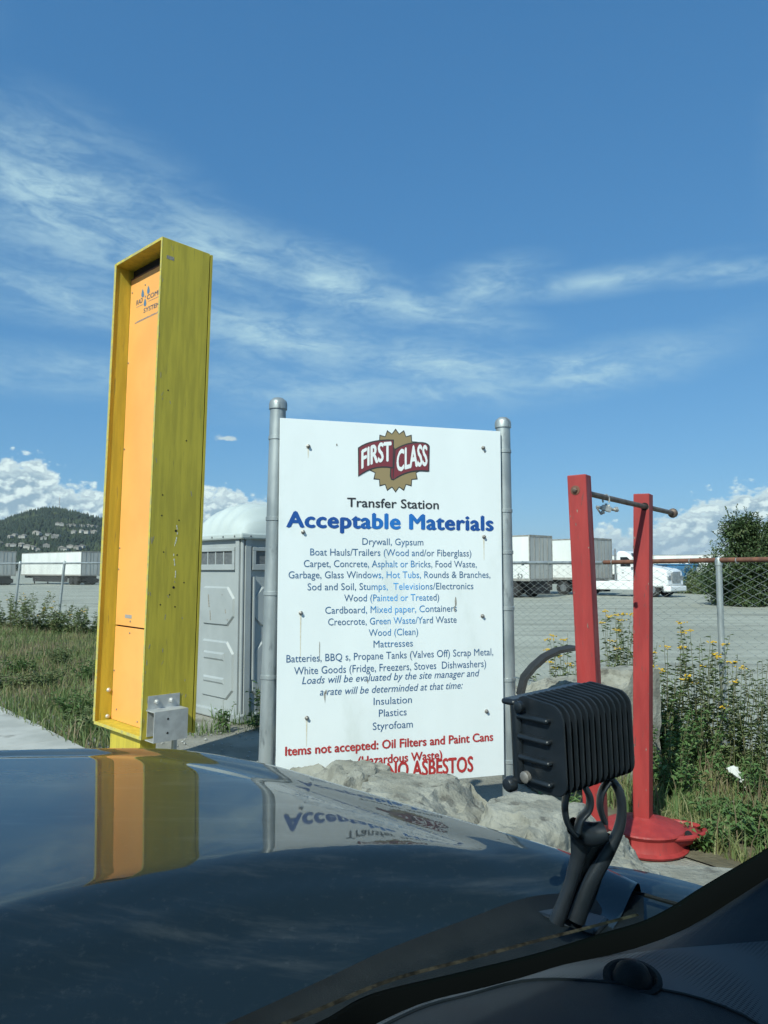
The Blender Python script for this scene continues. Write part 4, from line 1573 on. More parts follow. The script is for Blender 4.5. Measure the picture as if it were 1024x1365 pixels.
def weed(loc, h, n_stem, spread, leaf_l, leaf_w, per, label, cat='plant', group=None, flowers=0, m='leaf', name='tansy_plant', stem_r=.004, heads=None, curl=.3):
    root = thing(name, loc, label=label, cat=cat, group=group)
    st_, V, Fc = MB(), [], []
    fl_ = []
    for s_ in range(n_stem):
        a = random.uniform(0, 6.283)
        r_ = spread * math.sqrt(random.random())
        tip = Vector((math.cos(a) * r_, math.sin(a) * r_, h * random.uniform(.68, 1.0)))
        b0 = Vector((math.cos(a) * r_ * .35, math.sin(a) * r_ * .35, 0))
        midp = (b0 + tip) / 2 + Vector((random.uniform(-.04, .04), random.uniform(-.04, .04), 0)) * h - Vector((math.cos(a), math.sin(a), 0)) * r_ * .12
        path = [b0 * (1 - t) ** 2 + midp * 2 * t * (1 - t) + tip * t * t for t in (0, .25, .5, .75, 1)]
        st_.tube(path, [stem_r, stem_r * .9, stem_r * .8, stem_r * .6, stem_r * .4], 4, caps=False)
        for k in range(per):
            t = random.uniform(.08, 1.0)
            i = min(3, int(t * 4)); f = t * 4 - i
            p = path[i] * (1 - f) + path[i + 1] * f
            aa = random.uniform(0, 6.283)
            dv_ = Vector((math.cos(aa), math.sin(aa), random.uniform(.0, .8)))
            sc = (1.15 - t * .6) * random.uniform(.7, 1.2)
            leaf_verts(p, dv_, leaf_l * sc, leaf_w * sc, V, Fc, curl)
        fl_.append(tip)
    st_.build('stem', M['stem'], root, recalc=False)
    fo = np_mesh('foliage', V, Fc, M[m], root)
    fo['kind'] = 'stuff'
    for k in range(min(flowers, len(fl_))):
        t = fl_[k]
        mb = MB()
        for q_ in range(11):
            o_ = Vector((random.gauss(0, .022), random.gauss(0, .022), random.gauss(0, .006)))
            mb.lathe(t + o_, [(.003, -.004), (.0085, .0), (.008, .004), (.003, .006)], 6)
        mb.build('flower_head', M['flower'], root)
    return root


gW = 'yellow flowered weeds along the fence'
spots = [(742, 7.6, 1.12, 7, 5, 'yellow flowered weed left of the left red post'), (762, 7.9, 1.15, 6, 4, 'yellow flowered weed directly behind the left red post'),
         (812, 7.7, 1.42, 8, 4, 'tall yellow flowered weed between the two red posts'), (833, 8.0, 1.45, 8, 4, 'tall flowered weed close to the left edge of the right red post'),
         (878, 7.0, 1.12, 8, 4, 'yellow flowered weed directly right of the right red post'), (893, 7.3, 1.22, 8, 3, 'second yellow flowered weed right of the right red post'),
         (915, 7.1, 1.05, 8, 2, 'yellow flowered weed midway between red post and fence post'), (938, 7.0, 1.32, 9, 3, 'tall yellow flowered weed just left of the grey fence post'),
         (972, 6.6, 1.05, 6, 2, 'yellow flowered weed just right of the grey fence post')]
for (px, Y, h, ns, nf, lb) in spots:
    p = P(px, 900, Y)
    weed((p.x, p.y, 0), h, ns + 4, .28, .10, .027, 32, lb, group=gW, flowers=nf + 2)
for (px, Y, h, lb) in ((1000, 6.4, 1.12, 'thin seedy brown weed near the right edge against the fence'), (1022, 6.2, .95, 'thin seedy weed at the right edge of the photo'), (986, 6.7, .8, 'short seedy weed below the rusty rail right of the fence post'),
                       (955, 7.4, 1.0, 'seedy weed behind the grey fence post'), (860, 7.6, 1.25, 'leafy weed behind the right red post')):
    p = P(px, 900, Y)
    weed((p.x, p.y, 0), h, 8, .22, .07, .014, 50, lb, group='brown seedy weeds along the fence', flowers=1 if px in (986,) else 0, m='leaf', name='seedy_weed')
for (px, Y, h, s_, lb) in ((886, 6.2, .62, .3, 'dense green nettle clump at the right side of the right red post'), (905, 5.9, .42, .3, 'low green nettle clump beyond the red base'), (925, 6.5, .62, .3, 'dark leafy clump between nettles and fence post'),
                           (870, 6.9, .8, .28, 'tall leafy clump hugging the right red post'), (1000, 5.9, .35, .3, 'low leafy clump behind the white litter'), (935, 4.95, .16, .2, 'small green weed beside the red base flange'),
                           (985, 5.3, .2, .35, 'low green weeds below the white litter'), (1015, 5.0, .2, .3, 'low weeds near the dashboard edge'), (700, 4.7, .35, .25, 'green weeds under the right sign post'), (735, 4.9, .4, .25, 'green weeds behind the work light'), (300, 8.45, .35, .12, 'tuft of weeds at the toilet corner'),
                           (343, 8.5, .5, .12, 'spindly weeds beside the left sign post'), (352, 8.8, .6, .12, 'thin weeds at the right face of the toilet')):
    p = P(px, 900, Y)
    weed((p.x, p.y, 0), h, 14 if s_ > .15 else 7, s_, .085, .042, 26 if s_ > .15 else 9, lb, group='low green weeds', m='leaf_dark', name='green_weed', curl=.4)
gB = 'weedy bushes along the left fence'
for (px, Y, h, s_, lb) in ((10, 22.5, 1.15, .8, 'loose yellow green bush at the left edge of the photo'), (38, 21.5, 1.25, .7, 'loose bush around the first left fence post'), (82, 21, .95, .9, 'low bush at the foot of the second left fence post'),
                           (112, 20.5, .85, .8, 'low bush between second fence post and yellow tower'), (66, 22, .6, .8, 'low weeds between the two left fence posts')):
    p = P(px, 900, Y)
    weed((p.x, p.y, 0), h, 22, s_, .15, .05, 26, lb, cat='bush', group=gB, m='leaf', name='bush', stem_r=.006, flowers=5)
# left verge clumps near the slab
for i, (px, Y, h) in enumerate(((60, 11.5, .3), (100, 9.2, .35), (115, 8.3, .3), (30, 13, .35), (80, 14, .4), (120, 12, .4), (15, 11.3, .28))):
    p = P(px, 900, Y)
    weed((p.x, p.y, 0), h, 16, .35, .11, .03, 18, 'leafy weed clump in the dry grass ' + ('midway along the slab edge', 'next to the slab close to the yellow tower', 'beside the slab corner', 'beyond the slab near the left edge', 'halfway between slab and left fence', 'left of the yellow tower near its base', 'nearest the left edge beside the slab')[i], group='low weeds in the left verge', m='leaf_dark' if i % 2 else 'leaf', name='green_weed')


# dark tree at the right and a couple beyond
def tree(name, loc, h, rad, nleaf, leaf, label, m='leaf_tree', group=None, low=.05):
    root = thing(name, loc, label=label, cat='tree', group=group)
    mb = MB().tube([(0, 0, 0), (.05, 0, h * .4), (0, .08, h * .85)], [h * .03, h * .02, h * .006], 8)
    lobes = []
    for k in range(34):
        a = random.uniform(0, 6.283)
        z = random.uniform(low, .93)
        rr = rad * (1 - (abs(z - .38) / .62) ** 2.2 * .85) * random.uniform(.05, .85)
        c = Vector((math.cos(a) * rr, math.sin(a) * rr, z * h))
        lobes.append((c, rad * random.uniform(.22, .40) * (1.1 - z * .5)))
        mb.tube([(0, 0, z * h * .6), c * .6 + Vector((0, 0, z * h * .25)), c], [h * .008, h * .006, .01], 4, caps=False)
    mb.build('trunk', M['bark'], root, smooth=True)
    V, Fc = [], []
    for i in range(nleaf):
        c, r_ = random.choice(lobes)
        d = Vector((random.gauss(0, 1), random.gauss(0, 1), random.gauss(0, 1))).normalized()
        p = c + d * r_ * (random.random() ** .45) * random.uniform(.8, 1.25)
        if p.z < .1: p.z = .1 + random.random() * .3
        dv_ = (d + Vector((random.uniform(-1, 1), random.uniform(-1, 1), random.uniform(-1, .6)))).normalized()
        leaf_verts(p, dv_, leaf * random.uniform(.7, 1.3), leaf * .55, V, Fc, .2)
    # upright shoots that fray the outline
    for k in range(60):
        c, r_ = random.choice(lobes)
        a = Vector((random.gauss(0, .5), random.gauss(0, .5), random.uniform(.5, 1.2))).normalized()
        for q_ in range(14):
            p = c + a * r_ * (.8 + q_ * .06)
            leaf_verts(p, (a + Vector((random.uniform(-1, 1), random.uniform(-1, 1), .2))).normalized(), leaf, leaf * .45, V, Fc, .2)
    o = np_mesh('crown', V, Fc, M[m], root)
    return root


p = P(1000, 760, 38)
tree('leafy_tree', (p.x, p.y, 0), 4.5, 2.9, 24000, .17, 'dark dense tree at the right edge beyond the fence', group='trees in the yard')
p = P(1065, 760, 36)
tree('leafy_tree', (p.x, p.y, 0), 4.4, 2.6, 8000, .17, 'second dark tree beyond the fence, its edge at the photo border', group='trees in the yard')
p = P(925, 760, 58)
tree('low_shrub', (p.x, p.y, 0), 1.6, 2.4, 4000, .16, 'scrubby green shrub between the blue bin and the dark tree', group='shrubs in the yard', m='leaf')
p = P(950, 760, 56)
tree('low_shrub', (p.x, p.y, 0), 1.3, 2.0, 3000, .16, 'low scrubby shrub behind the grey fence post', group='shrubs in the yard', m='leaf')
# far tree belt left behind the trailers
pts, hs, con = [], [], []
for i in range(1500):
    Y = random.uniform(900, 1450)
    pxx = random.uniform(-300, 1400)
    X = (pxx - CX) / F_PX * Y
    pts.append((X, Y, 0)); c = random.random() < .3; con.append(c); hs.append(random.uniform(9, 15))
tag(tree_cloud('treeline', pts, hs, M['forest'], con), kind='stuff')

# litter
lt = P(985, 1037, 6.0)
o = MB().grid([[(x * .11, y * .17, .03 * math.sin(x * 7 + y * 5) + .012 * math.sin(y * 23)) for x in np.linspace(-.5, .5, 7)] for y in np.linspace(-.5, .5, 9)]).build('litter_sheet', M['paper'], smooth='all')
o.location = (lt.x, lt.y, .17); o.rotation_euler = (R(48), R(14), R(25))
tag(o, 'crumpled white plastic scrap lying in the grass right of the red stand', 'litter')
V, Fc = [], []
pebbles = MB()
for i in range(500):
    reg = random.choice((0, 1, 1))
    if reg: x, y = random.uniform(2.1, 4.2), random.uniform(4.4, 6.3)
    else: x, y = random.uniform(-2.6, -.6), random.uniform(7.0, 9.2)
    r_ = random.uniform(.006, .022)
    b = len(V)
    for d in ((1, 0, 0), (0, 1, 0), (-1, 0, 0), (0, -1, 0), (0, 0, .7), (0, 0, -.3)):
        V.append(Vector((x, y, r_ * .3)) + Vector(d) * r_ * random.uniform(.7, 1.2))
    for f in ((0, 1, 4), (1, 2, 4), (2, 3, 4), (3, 0, 4), (1, 0, 5), (2, 1, 5), (3, 2, 5), (0, 3, 5)):
        Fc.append([b + k for k in f])
tag(np_mesh('pebbles', V, Fc, M['concrete']), kind='stuff')

# ------------------------------------------------------------------ the vehicle the camera sits in
car = thing('pickup_truck', (0, 0, 0), label='dark glossy vehicle seen from its driver seat, hood and dashboard in the foreground', cat='vehicle')
Fv = Vector((-.80, .60, 0)); Rv = Vector((.60, .80, 0))
paint = bpy.data.materials.new('black_car_paint')
paint.use_nodes = True
t = NT(paint.node_tree)
b = t.n['Principled BSDF']
b.inputs['Base Color'].default_value = (.010, .017, .024, 1)
b.inputs['Roughness'].default_value = .35
b.inputs['Specular IOR Level'].default_value = .1
b.inputs['Coat Weight'].default_value = 1.0
b.inputs['Coat IOR'].default_value = 1.5
b.inputs['Coat Roughness'].default_value = .02
co = t.new('ShaderNodeTexCoord').outputs['Object']
dust_sheen = t.add(t.step(t.noise(co, 60, 6, .7), .55, .8, 0, .10), t.step(t.noise(t.map(co, (1, 5, 1), rot=(0, 0, R(35))), 3.5, 5, .65), .5, .8, 0, .16))  # dust specks, plus broad streaks painting pale cloud reflections into the colour
t.put(b.inputs['Base Color'], t.mix(dust_sheen, (.007, .012, .013), (.17, .18, .17)))
t.put(b.inputs['Coat Roughness'], t.step(dust_sheen, 0, .2, .022, .09))
M['paint'] = paint
M['trim'] = mat('black_plastic_trim', (.006, .009, .010), (.010, .013, .014), 20, .5, spec=.08, bump=.0006, bscale=400)
M['dash'] = mat('dash_vinyl', (.008, .011, .014), (.011, .015, .018), 10, .55, spec=.25, bump=.0006, bscale=900, c3=(.018, .022, .025), s3=120, lo3=.68, hi3=.76)

# silhouette edge of the hood on its right side (pixel, distance): far edge of the sheet metal
sil = [(-420, 1040), (-250, 1022), (-120, 1008), (0, 1000), (120, 997.5), (235, 999), (350, 1017), (450, 1045), (550, 1074), (650, 1103), (740, 1130), (800, 1154), (850, 1176)]
edge = [G(a_, b_, 1.30) for a_, b_ in sil]
rows = []
NT_ = 110


def catmull(pts, n):
    out = []
    for i in range(len(pts) - 1):
        p0, p1, p2, p3 = pts[max(i - 1, 0)], pts[i], pts[i + 1], pts[min(i + 2, len(pts) - 1)]
        for k in range(n):
            t = k / n
            out.append(.5 * ((2 * p1) + (p2 - p0) * t + (2 * p0 - 5 * p1 + 4 * p2 - p3) * t * t + (3 * p1 - p0 - 3 * p2 + p3) * t ** 3))
    out.append(pts[-1])
    return out


edge_s = catmull(edge, 8)
n_e = len(edge_s)


CRE = [G(x, y, 1.30) for x, y in ((-400, 1300), (-150, 1250), (0, 1212), (100, 1188), (200, 1165), (350, 1140), (480, 1130), (640, 1132), (740, 1146), (860, 1180), (1000, 1240))]
CRE = catmull(CRE, 6)


def past_crease(p):
    """signed distance of p beyond the crease line of the hood, towards the cabin"""
    best, sd_ = 9, 0
    for a, b_ in zip(CRE, CRE[1:]):
        ab = (b_ - a).xy
        t = max(0, min(1, (p - a).xy.dot(ab) / ab.length_squared))
        q_ = a.xy + ab * t
        d = (p.xy - q_).length
        if d < best:
            best = d
            sd_ = math.copysign(d, (p - a).xy.dot(Vector((ab.y, -ab.x))))
    return sd_


def zdrop(p, d):
    def sm(x, a, b):
        t = min(1, max(0, (x - a) / (b - a))); return t * t * (3 - 2 * t)
    z = -.0035 * math.exp(-((d - .085) / .035) ** 2)           # shallow groove inboard of the ridge
    z -= .03 * max(0, d - .6) ** 2 * 0
    c = past_crease(p)
    if c > -.02:
        x = c + .02
        z -= .5 * .30 * x * x / .05 if x < .05 else .30 * (x - .025)
        z += .13 * max(0, x - .24) ** 2
        z += .0035 * math.exp(-((x - .13) / .022) ** 2) - .003 * math.exp(-((x - .19) / .03) ** 2)
    return z


for i, e in enumerate(edge_s):
    row = []
    for j in range(NT_):
        d = (j / (NT_ - 1)) ** 1.1 * 1.5
        p = e - Rv * d
        row.append(p + Vector((0, 0, zdrop(p, d))))
    row = [e + Vector((.012, .016, -.03)), e + Vector((.006, .008, -.006))] + row
    rows.append(row)
hood = MB().grid(rows).build('hood', M['paint'], car, smooth='all')
# fender side wall below the edge
rows = [[e + Rv * .02 + Vector((0, 0, -.032)), e + Rv * .07 + Vector((0, 0, -.06)), e + Rv * .12 + Vector((0, 0, -.15)), e + Rv * .15 + Vector((0, 0, -.40)), e + Rv * .13 + Vector((0, 0, -.75))] for e in edge_s]
MB().grid(rows).build('fender', M['paint'], car, smooth='all')
# nearer, lower panel of the right fender between the lamp and the pillar
fr0 = [P(x, y, Y) for x, y, Y in ((770, 1150, 1.42), (830, 1156, 1.40), (900, 1171, 1.36), (960, 1187, 1.32), (1040, 1205, 1.28))]
fr1 = [P(x, y, Y) for x, y, Y in ((770, 1195, 1.27), (830, 1192, 1.27), (900, 1205, 1.24), (960, 1222, 1.22), (1040, 1240, 1.20))]
fr_out = [p + Rv * .05 + Vector((0, 0, -.12)) for p in fr0]
MB().grid([catmull(fr_out, 4), catmull(fr0, 4), catmull(fr1, 4), [p - Rv * .10 - Fv * .06 + Vector((0, 0, -.05)) for p in catmull(fr1, 4)], [p - Rv * .25 - Fv * .12 + Vector((0, 0, -.14)) for p in catmull(fr1, 4)]]).build('fender', M['paint'], car, smooth=True)
# chrome-like strip at the cowl, cowl tray
cw = [P(x, y, Y) for x, y, Y in ((742, 1200, 1.22), (800, 1188, 1.24), (845, 1190, 1.235), (890, 1202, 1.21), (930, 1212, 1.18))]
MB().tube(catmull(cw, 5), .0035, 6).build('cowl_seal', M['trim'], car, smooth=True)
base_px = [(-500, 1760, .42), (-100, 1590, .53), (120, 1490, .60), (300, 1420, .68), (430, 1368, .78), (500, 1330, .85), (620, 1300, .92), (720, 1275, .98), (807, 1248, 1.04), (860, 1232, 1.075), (900, 1212, 1.10), (940, 1186, 1.13), (1024, 1136, 1.19), (1140, 1066, 1.26), (1300, 975, 1.33)]
gb = catmull([P(*q_) for q_ in base_px], 6)
# frit band / seal of the windshield base
rows = []
for k, p in enumerate(gb):
    t_ = (gb[min(k + 1, len(gb) - 1)] - gb[max(k - 1, 0)]).normalized()
    up = Vector((0, 0, 1))
    out = Fv * .45 + Rv * .1
    rows.append([p + out * .035 + Vector((0, 0, -.025)), p + out * .012 + Vector((0, 0, .002)), p + Vector((0, 0, .0)), p - out * .02 - Vector((0, 0, .02)), p - out * .05 - Vector((0, 0, .06))])
M['seal'] = mat('black_rubber_seal', (.004, .005, .005), rough=.6, spec=.0)
MB().grid(rows).build('windshield_seal', M['seal'], car, smooth='all')
# cowl panel between the hood and the glass, its front edge a little proud of the hood
co_px = [(-500, 1660), (-100, 1480), (120, 1440), (300, 1365), (430, 1306), (520, 1264), (620, 1226), (700, 1197), (760, 1190), (815, 1188), (858, 1194)]
gi_px = [(-500, 1760, .42), (-100, 1590, .53), (120, 1490, .60), (300, 1420, .68), (430, 1368, .78), (520, 1322, .86), (620, 1300, .92), (700, 1280, .97), (760, 1263, 1.01), (815, 1246, 1.045), (858, 1233, 1.073)]
co = catmull([G(a_, b_, 1.284) for a_, b_ in co_px], 6)
gi = catmull([P(*q_) for q_ in gi_px], 6)
rows = [[c_ + Vector((0, 0, -.03)) for c_ in co], co]
for f_ in (.35, .7, 1.0):
    rows.append([c_ * (1 - f_) + (g_ + Vector((0, 0, -.03))) * f_ - Vector((0, 0, .012 * math.sin(f_ * 3.14))) for c_, g_ in zip(co, gi)])
MB().grid(rows).build('cowl', M['trim'], car, smooth='all')
dl = catmull([P(x, y, Y) + Vector((0, 0, .002)) for x, y, Y in ((250, 1420, .70), (430, 1345, .80), (520, 1308, .872), (620, 1281, .935), (720, 1254, 1.0), (790, 1236, 1.045), (850, 1220, 1.085))], 8)
M['dirt'] = mat('dried_dirt', (.008, .008, .007), (.045, .041, .03), 60, .95, spec=.0, c3=(.015, .015, .014), s3=50, lo3=.5, hi3=.6)
MB().grid([[p_ + Fv * .0022 for p_ in dl], dl, [p_ - Fv * .0022 - Vector((0, 0, .002)) for p_ in dl]]).build('dirt_line', M['dirt'], car, smooth='all')
# wiper arm lying on the cowl
wp = [P(x, y, Y) for x, y, Y in ((180, 1335, .82), (380, 1300, .94), (560, 1262, 1.04), (700, 1232, 1.12), (790, 1212, 1.17))]
# dash top
dr_rows = [
    [(-500, 1790, .36), (-100, 1640, .46), (200, 1520, .56), (420, 1408, .69), (550, 1342, .79), (640, 1318, .85), (700, 1302, .885), (760, 1284, .92), (860, 1268, .96), (960, 1259, 1.0), (1060, 1252, 1.04), (1300, 1240, 1.1)],
    [(-500, 1830, .33), (-100, 1700, .42), (200, 1560, .53), (420, 1424, .66), (550, 1353, .76), (625, 1331, .80), (705, 1311, .83), (792, 1312, .835), (858, 1320, .83), (925, 1333, .825), (991, 1358, .81), (1080, 1410, .79), (1300, 1500, .78)],
    [(-500, 1900, .30), (-100, 1780, .38), (200, 1660, .46), (420, 1560, .54), (560, 1460, .60), (680, 1405, .66), (780, 1375, .70), (880, 1385, .72), (970, 1420, .72), (1060, 1470, .72), (1300, 1540, .74)],
    [(-500, 2100, .26), (-100, 2000, .32), (200, 1900, .38), (420, 1800, .44), (560, 1720, .48), (680, 1660, .52), (780, 1640, .55), (880, 1640, .56), (970, 1660, .57), (1060, 1700, .57), (1300, 1760, .6)]]


def resample(pts, n):
    L_ = [0]
    for a, b_ in zip(pts, pts[1:]): L_.append(L_[-1] + (b_ - a).length)
    out = []
    j = 0
    for k in range(n):
        t = L_[-1] * k / (n - 1)
        while j < len(L_) - 2 and L_[j + 1] < t: j += 1
        f_ = (t - L_[j]) / max(1e-9, L_[j + 1] - L_[j])
        out.append(pts[j].lerp(pts[j + 1], min(1, f_)))
    return out


gr = [resample(catmull([P(*q_) for q_ in r_], 6), 61) for r_ in dr_rows]
# top pad behind the glass base (between seal and speaker panel)
seal_in = catmull([P(*q_) + Vector((0, 0, -.02)) - Fv * .02 for q_ in [(-500, 1760, .42), (-100, 1590, .53), (200, 1460, .64), (430, 1368, .78), (560, 1313, .885), (660, 1290, .945), (760, 1262, 1.01), (870, 1228, 1.08), (960, 1175, 1.145), (1080, 1102, 1.23), (1300, 975, 1.33)]], 6)
seal_in = resample(seal_in, 61)
MB().grid([seal_in, gr[0]]).build('dash_pad', M['dash'], car, smooth='all')
speaker_mat = mat('speaker_grille_plastic', (.02, .026, .031), (.026, .032, .038), 10, .6)
t = NT(speaker_mat.node_tree)
co = t.new('ShaderNodeTexCoord').outputs['Object']
vo = t.new('ShaderNodeTexVoronoi', feature='F1')
t.put(vo.inputs['Vector'], t.map(co, (1, 1, .2), rot=(0, 0, R(40))))
vo.inputs['Scale'].default_value = 210
vo.inputs['Randomness'].default_value = .0
f = t.step(vo.outputs['Distance'], .18, .42)
t.put(t.n['Principled BSDF'].inputs['Base Color'], t.mix(f, (.004, .005, .006), (.034, .042, .048)))
bn = t.new('ShaderNodeBump'); bn.inputs['Distance'].default_value = .0008
t.put(bn.inputs['Height'], f); t.l.new(bn.outputs[0], t.n['Principled BSDF'].inputs['Normal'])
MB().grid([gr[0], gr[1]]).build('speaker_grille', speaker_mat, car, smooth='all')
MB().grid([[p + Vector((0, 0, .003)) for p in gr[1]], gr[2], gr[3]]).build('dash_board', M['dash'], car, smooth='all')
MB().tube([p + Vector((0, 0, .002)) for p in gr[1]], .0028, 6).build('trim_line', M['trim'], car, smooth=True)
# tweeter / light sensor dome
sc_ = P(843, 1300, .845)
MB().lathe(sc_ - Vector((0, 0, .004)), [(.031, 0), (.031, .003), (.026, .004), (.022, .001), (.020, .004), (.017, .011), (.011, .016), (.004, .018)], 28, Vector((-.05, -.12, 1))).build('sensor_dome', M['trim'], car, smooth=True)
# windshield pane (glass), roof and pillars, inner door: the cabin round the camera
glass = bpy.data.materials.new('windshield_glass')
glass.use_nodes = True
t = NT(glass.node_tree)
t.n.remove(t.n['Principled BSDF'])
tb = t.new('ShaderNodeBsdfTransparent')
tb.inputs[0].default_value = (.905, 1.0, .975, 1)
t.l.new(tb.outputs[0], t.n['Material Output'].inputs[0])
top_l = [Vector((0, 0, 2.22)) + Fv * min(.25, .12 - .25 * t_) + Rv * t_ for t_ in np.linspace(-1.0, 1.1, len(gb))]
rows = [gb]
for f_ in (.25, .5, .75, 1):
    bulge = math.sin(f_ * math.pi) * .05
    rows.append([a * (1 - f_) + b_ * f_ + (Fv * .8 + Vector((0, 0, .5))) * bulge for a, b_ in zip(gb, top_l)])
MB().grid(rows).build('windshield', glass, car, smooth='all')
M['lining'] = mat('cabin_lining', (.10, .10, .095), (.12, .12, .11), 30, .9)
rf = [[p + Fv * 0, p - Fv * .5 + Vector((0, 0, .05)), p - Fv * 1.3 + Vector((0, 0, .06)), p - Fv * 2.2 + Vector((0, 0, -.02))] for p in top_l]
MB().grid(rf).build('roof', M['lining'], car, smooth='all')
MB().grid([[p + Vector((0, 0, .04)) for p in r_] for r_ in rf]).build('roof_skin', M['paint'], car, smooth='all')
mb = MB().tube([gb[-1] + Vector((0, 0, .0)), (gb[-1] + top_l[-1]) / 2 + Fv * .06, top_l[-1]], [.05, .045, .05], 10)
mb.build('pillar', M['trim'], car, smooth=True)
mb = MB().tube([gb[0], (gb[0] + top_l[0]) / 2 + Fv * .06, top_l[0]], [.05, .045, .05], 10)
mb.build('pillar', M['trim'], car, smooth=True)
# front wheel under the right fender and lower body so that the car stands on the ground
wc = Vector((.42, 1.25, 0)) + Fv * .95 + Rv * .02
w_ = MB().lathe(Vector((wc.x, wc.y, .40)) - Rv * .14, [(.2, 0), (.36, .0), (.40, .03), (.40, .23), (.36, .26), (.2, .26)], 28, Rv).build('wheel', M['tyre'], car, smooth=True)
MB().lathe(Vector((wc.x, wc.y, .40)) + Rv * .10, [(.05, 0), (.24, 0), (.25, .03), (.05, .02)], 20, Rv).build('rim', M['grille'], w_, smooth=True)
wl = wc - Rv * 1.6
w2 = MB().lathe(Vector((wl.x, wl.y, .40)) - Rv * .14, [(.2, 0), (.36, .0), (.40, .03), (.40, .23), (.36, .26), (.2, .26)], 28, Rv).build('wheel', M['tyre'], car, smooth=True)

# LED work light on the cowl: local frame lx = lens direction (Fv), ly = right (Rv)
lamp = thing('work_light', parent=car)
LC = P(764, 984, 1.07)
lx = (Fv * .95 + Rv * .30).normalized(); lz = Vector((0, 0, 1)); ly = lz.cross(lx).normalized()  # ly points left of lens dir
ly = -ly                                                       # right / away
Ml = Matrix((lx, ly, lz)).transposed().to_4x4()
Ml = Matrix.Translation(LC) @ Ml @ Matrix.Rotation(R(3), 4, 'X')
Ml3 = Ml.to_3x3()


def LP(x, y, z): return Ml @ Vector((x, y, z))


Dp, Wp, Hp = .098, .152, .124
BK = M['black_lamp']


def lbox(lo, hi, name, bev=.003, parent=lamp):
    mb = MB().box2(lo, hi)
    mb.v = [Ml @ v for v in mb.v]
    return mb.build(name, BK, parent, bevel=bev, smooth=True)


def rr(x0, z0, x1, z1, r, n=5):
    out = []
    for (cx_, cz_, a0) in ((x1 - r, z1 - r, 0), (x0 + r, z1 - r, 90), (x0 + r, z0 + r, 180), (x1 - r, z0 + r, 270)):
        for k in range(n + 1):
            a_ = R(a0 + 90 * k / n)
            out.append((cx_ + r * math.cos(a_), cz_ + r * math.sin(a_)))
    return out


# core
lbox((-Dp / 2 + .018, -Wp / 2 + .006, -Hp / 2 + .012), (Dp / 2 - .012, Wp / 2 - .006, Hp / 2 - .016), 'housing')
# fins: plates perpendicular to ly, wrapping top, back and bottom
nf = 13
for k in range(nf):
    y = -Wp / 2 + .004 + k * (Wp - .010) / (nf - 1)
    pts_ = rr(-Dp / 2, -Hp / 2 + .004, Dp / 2 - .012, Hp / 2 - .001, .020)
    pts_ = [(x, z + (.010 * (x + Dp / 2) / Dp if z > 0 else 0)) for x, z in pts_]
    mb = MB().prism([LP(x, y - .0014, z) for x, z in pts_], Ml3 @ Vector((0, .0028, 0)))
    mb.build('fin', BK, lamp, bevel=.0012)
# side plate with horizontal ribs (faces the camera, -ly)
for z in (.040, .012, -.016, -.044):
    mb = MB().box2((-Dp / 2 + .022, -Wp / 2 - .006, z - .004), (Dp / 2 - .018, -Wp / 2 + .006, z + .004))
    mb.v = [Ml @ v for v in mb.v]
    mb.build('side_rib', BK, lamp, bevel=.0035, smooth=True)
lbox((Dp / 2 - .022, -Wp / 2 - .004, -Hp / 2 + .006), (Dp / 2 - .004, Wp / 2 + .004, Hp / 2 - .004), 'bezel', .006)
lbox((Dp / 2 - .016, -Wp / 2 - .005, Hp / 2 - .010), (Dp / 2 + .010, Wp / 2 + .005, Hp / 2 - .001), 'visor', .004)
M['lens'] = mat('lamp_lens', (.35, .40, .42), rough=.1)
mb = MB().box2((Dp / 2 - .004, -Wp / 2 + .006, -Hp / 2 + .014), (Dp / 2, Wp / 2 - .006, Hp / 2 - .012)); mb.v = [Ml @ v for v in mb.v]
mb.build('lens', M['lens'], lamp)
for (x, z) in ((Dp / 2 - .028, .054), (Dp / 2 - .034, -.040)):
    MB().lathe(LP(x, -Wp / 2 - .004, z), [(.008, 0), (.008, .006), (.005, .008)], 12, Ml3 @ Vector((0, -1, 0))).build('screw', BK if z > 0 else M['bolt'], lamp, smooth=True)
MB().lathe(LP(Dp / 2 - .004, -Wp / 2 - .003, -.056), [(.011, 0), (.011, .008), (.008, .012), (.004, .013)], 14, Ml3 @ Vector((0, -1, 0))).build('pivot_bolt', BK, lamp, smooth=True)
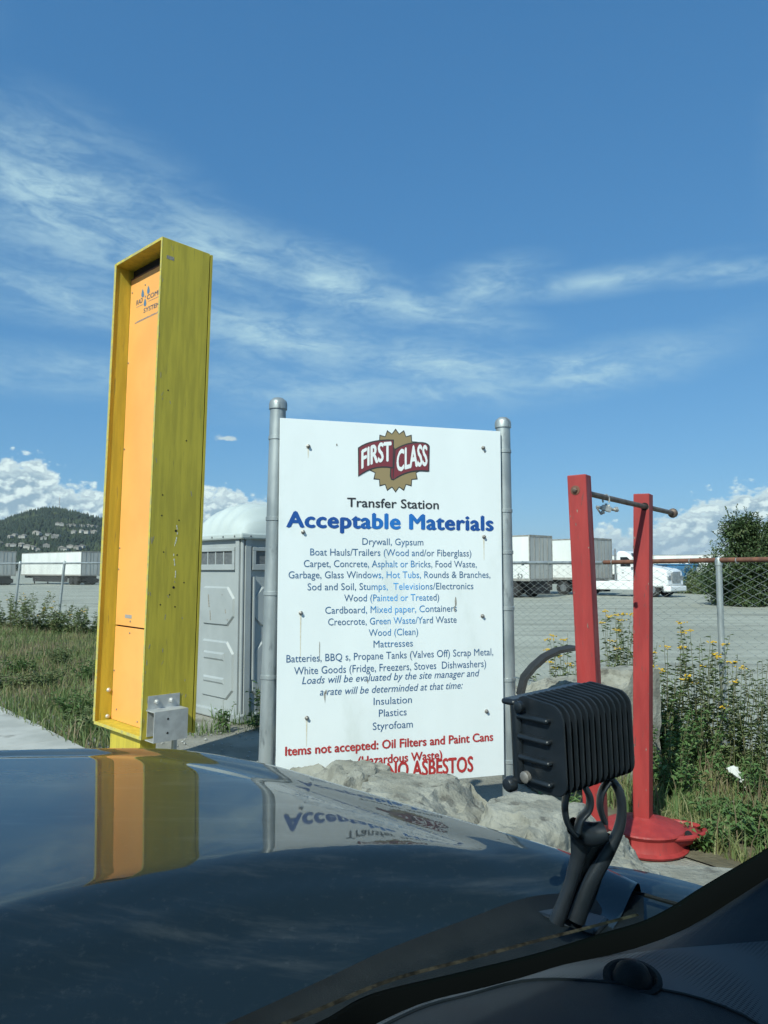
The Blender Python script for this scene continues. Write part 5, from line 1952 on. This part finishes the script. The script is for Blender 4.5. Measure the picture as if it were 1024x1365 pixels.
# cradle: two ring-like lugs under the housing, and the curved arm to the hood hinge
def flat_path(pts_px, Y, w, th, name):
    """ribbon-like bar through pixel points (px,py[,Y])"""
    c = catmull([P(q_[0], q_[1], q_[2] if len(q_) > 2 else Y) for q_ in pts_px], 6)
    ws = w if hasattr(w, '__len__') else [w] * len(pts_px)
    rows = []
    n = len(c)
    for i, p in enumerate(c):
        t_ = (c[min(i + 1, n - 1)] - c[max(i - 1, 0)]).normalized()
        side = t_.cross(Vector((0, 1, 0))).normalized()
        f_ = i / (n - 1) * (len(ws) - 1); a_ = min(int(f_), len(ws) - 2); wv_ = ws[a_] + (ws[a_ + 1] - ws[a_]) * (f_ - a_)
        nrm = Vector((0, 1, 0))
        rows.append([p + side * wv_ / 2 * math.cos(k) + nrm * th / 2 * math.sin(k) for k in np.linspace(0, 2 * math.pi, 13)])
    return MB().grid(rows).build(name, BK, lamp, smooth='all')


flat_path([(757, 1052), (753, 1075), (757, 1098), (768, 1112)], 1.04, .008, .024, 'cradle_lug')
flat_path([(778, 1046), (786, 1062), (785, 1078), (774, 1092), (770, 1108)], 1.03, .009, .024, 'cradle_lug')
flat_path([(812, 1040), (802, 1056), (800, 1076), (806, 1096)], 1.06, .008, .024, 'cradle_lug')
flat_path([(812, 1036), (825, 1054), (829, 1080), (824, 1108), (808, 1140), (786, 1180), (768, 1228)], 1.08, [.011, .013, .013, .015, .02, .024, .026], .018, 'arm')
flat_path([(762, 1100), (785, 1112), (806, 1108)], 1.05, [.022, .034, .026], .035, 'yoke')
flat_path([(779, 1108), (771, 1140), (760, 1180), (742, 1230)], 1.07, [.045, .022, .018, .022], .018, 'arm')
flat_path([(795, 1108), (788, 1150), (774, 1190), (756, 1232)], 1.09, [.04, .042, .046, .04], .008, 'web')
mb = MB().box((0, 0, 0), (.10, .055, .012), None)
mb.v = [G(762, 1224, 1.272) + Fv * v.x + Rv * v.y + Vector((0, 0, v.z)) for v in mb.v]
mb.build('mount_foot', BK, lamp, bevel=.006)

# ------------------------------------------------------------------ haze
hz = bpy.data.materials.new('haze_air')
hz.use_nodes = True
t = NT(hz.node_tree)
t.n.remove(t.n['Principled BSDF'])
pv = t.new('ShaderNodeVolumePrincipled')
pv.inputs['Density'].default_value = .00004
pv.inputs['Color'].default_value = (.80, .90, 1.0, 1)
t.l.new(pv.outputs[0], t.n['Material Output'].inputs['Volume'])
hb = MB().box2((-9000, -300, -1.2), (12000, 15000, 420)).build('haze', hz)
hb['kind'] = 'stuff'
bpy.context.view_layer.update()
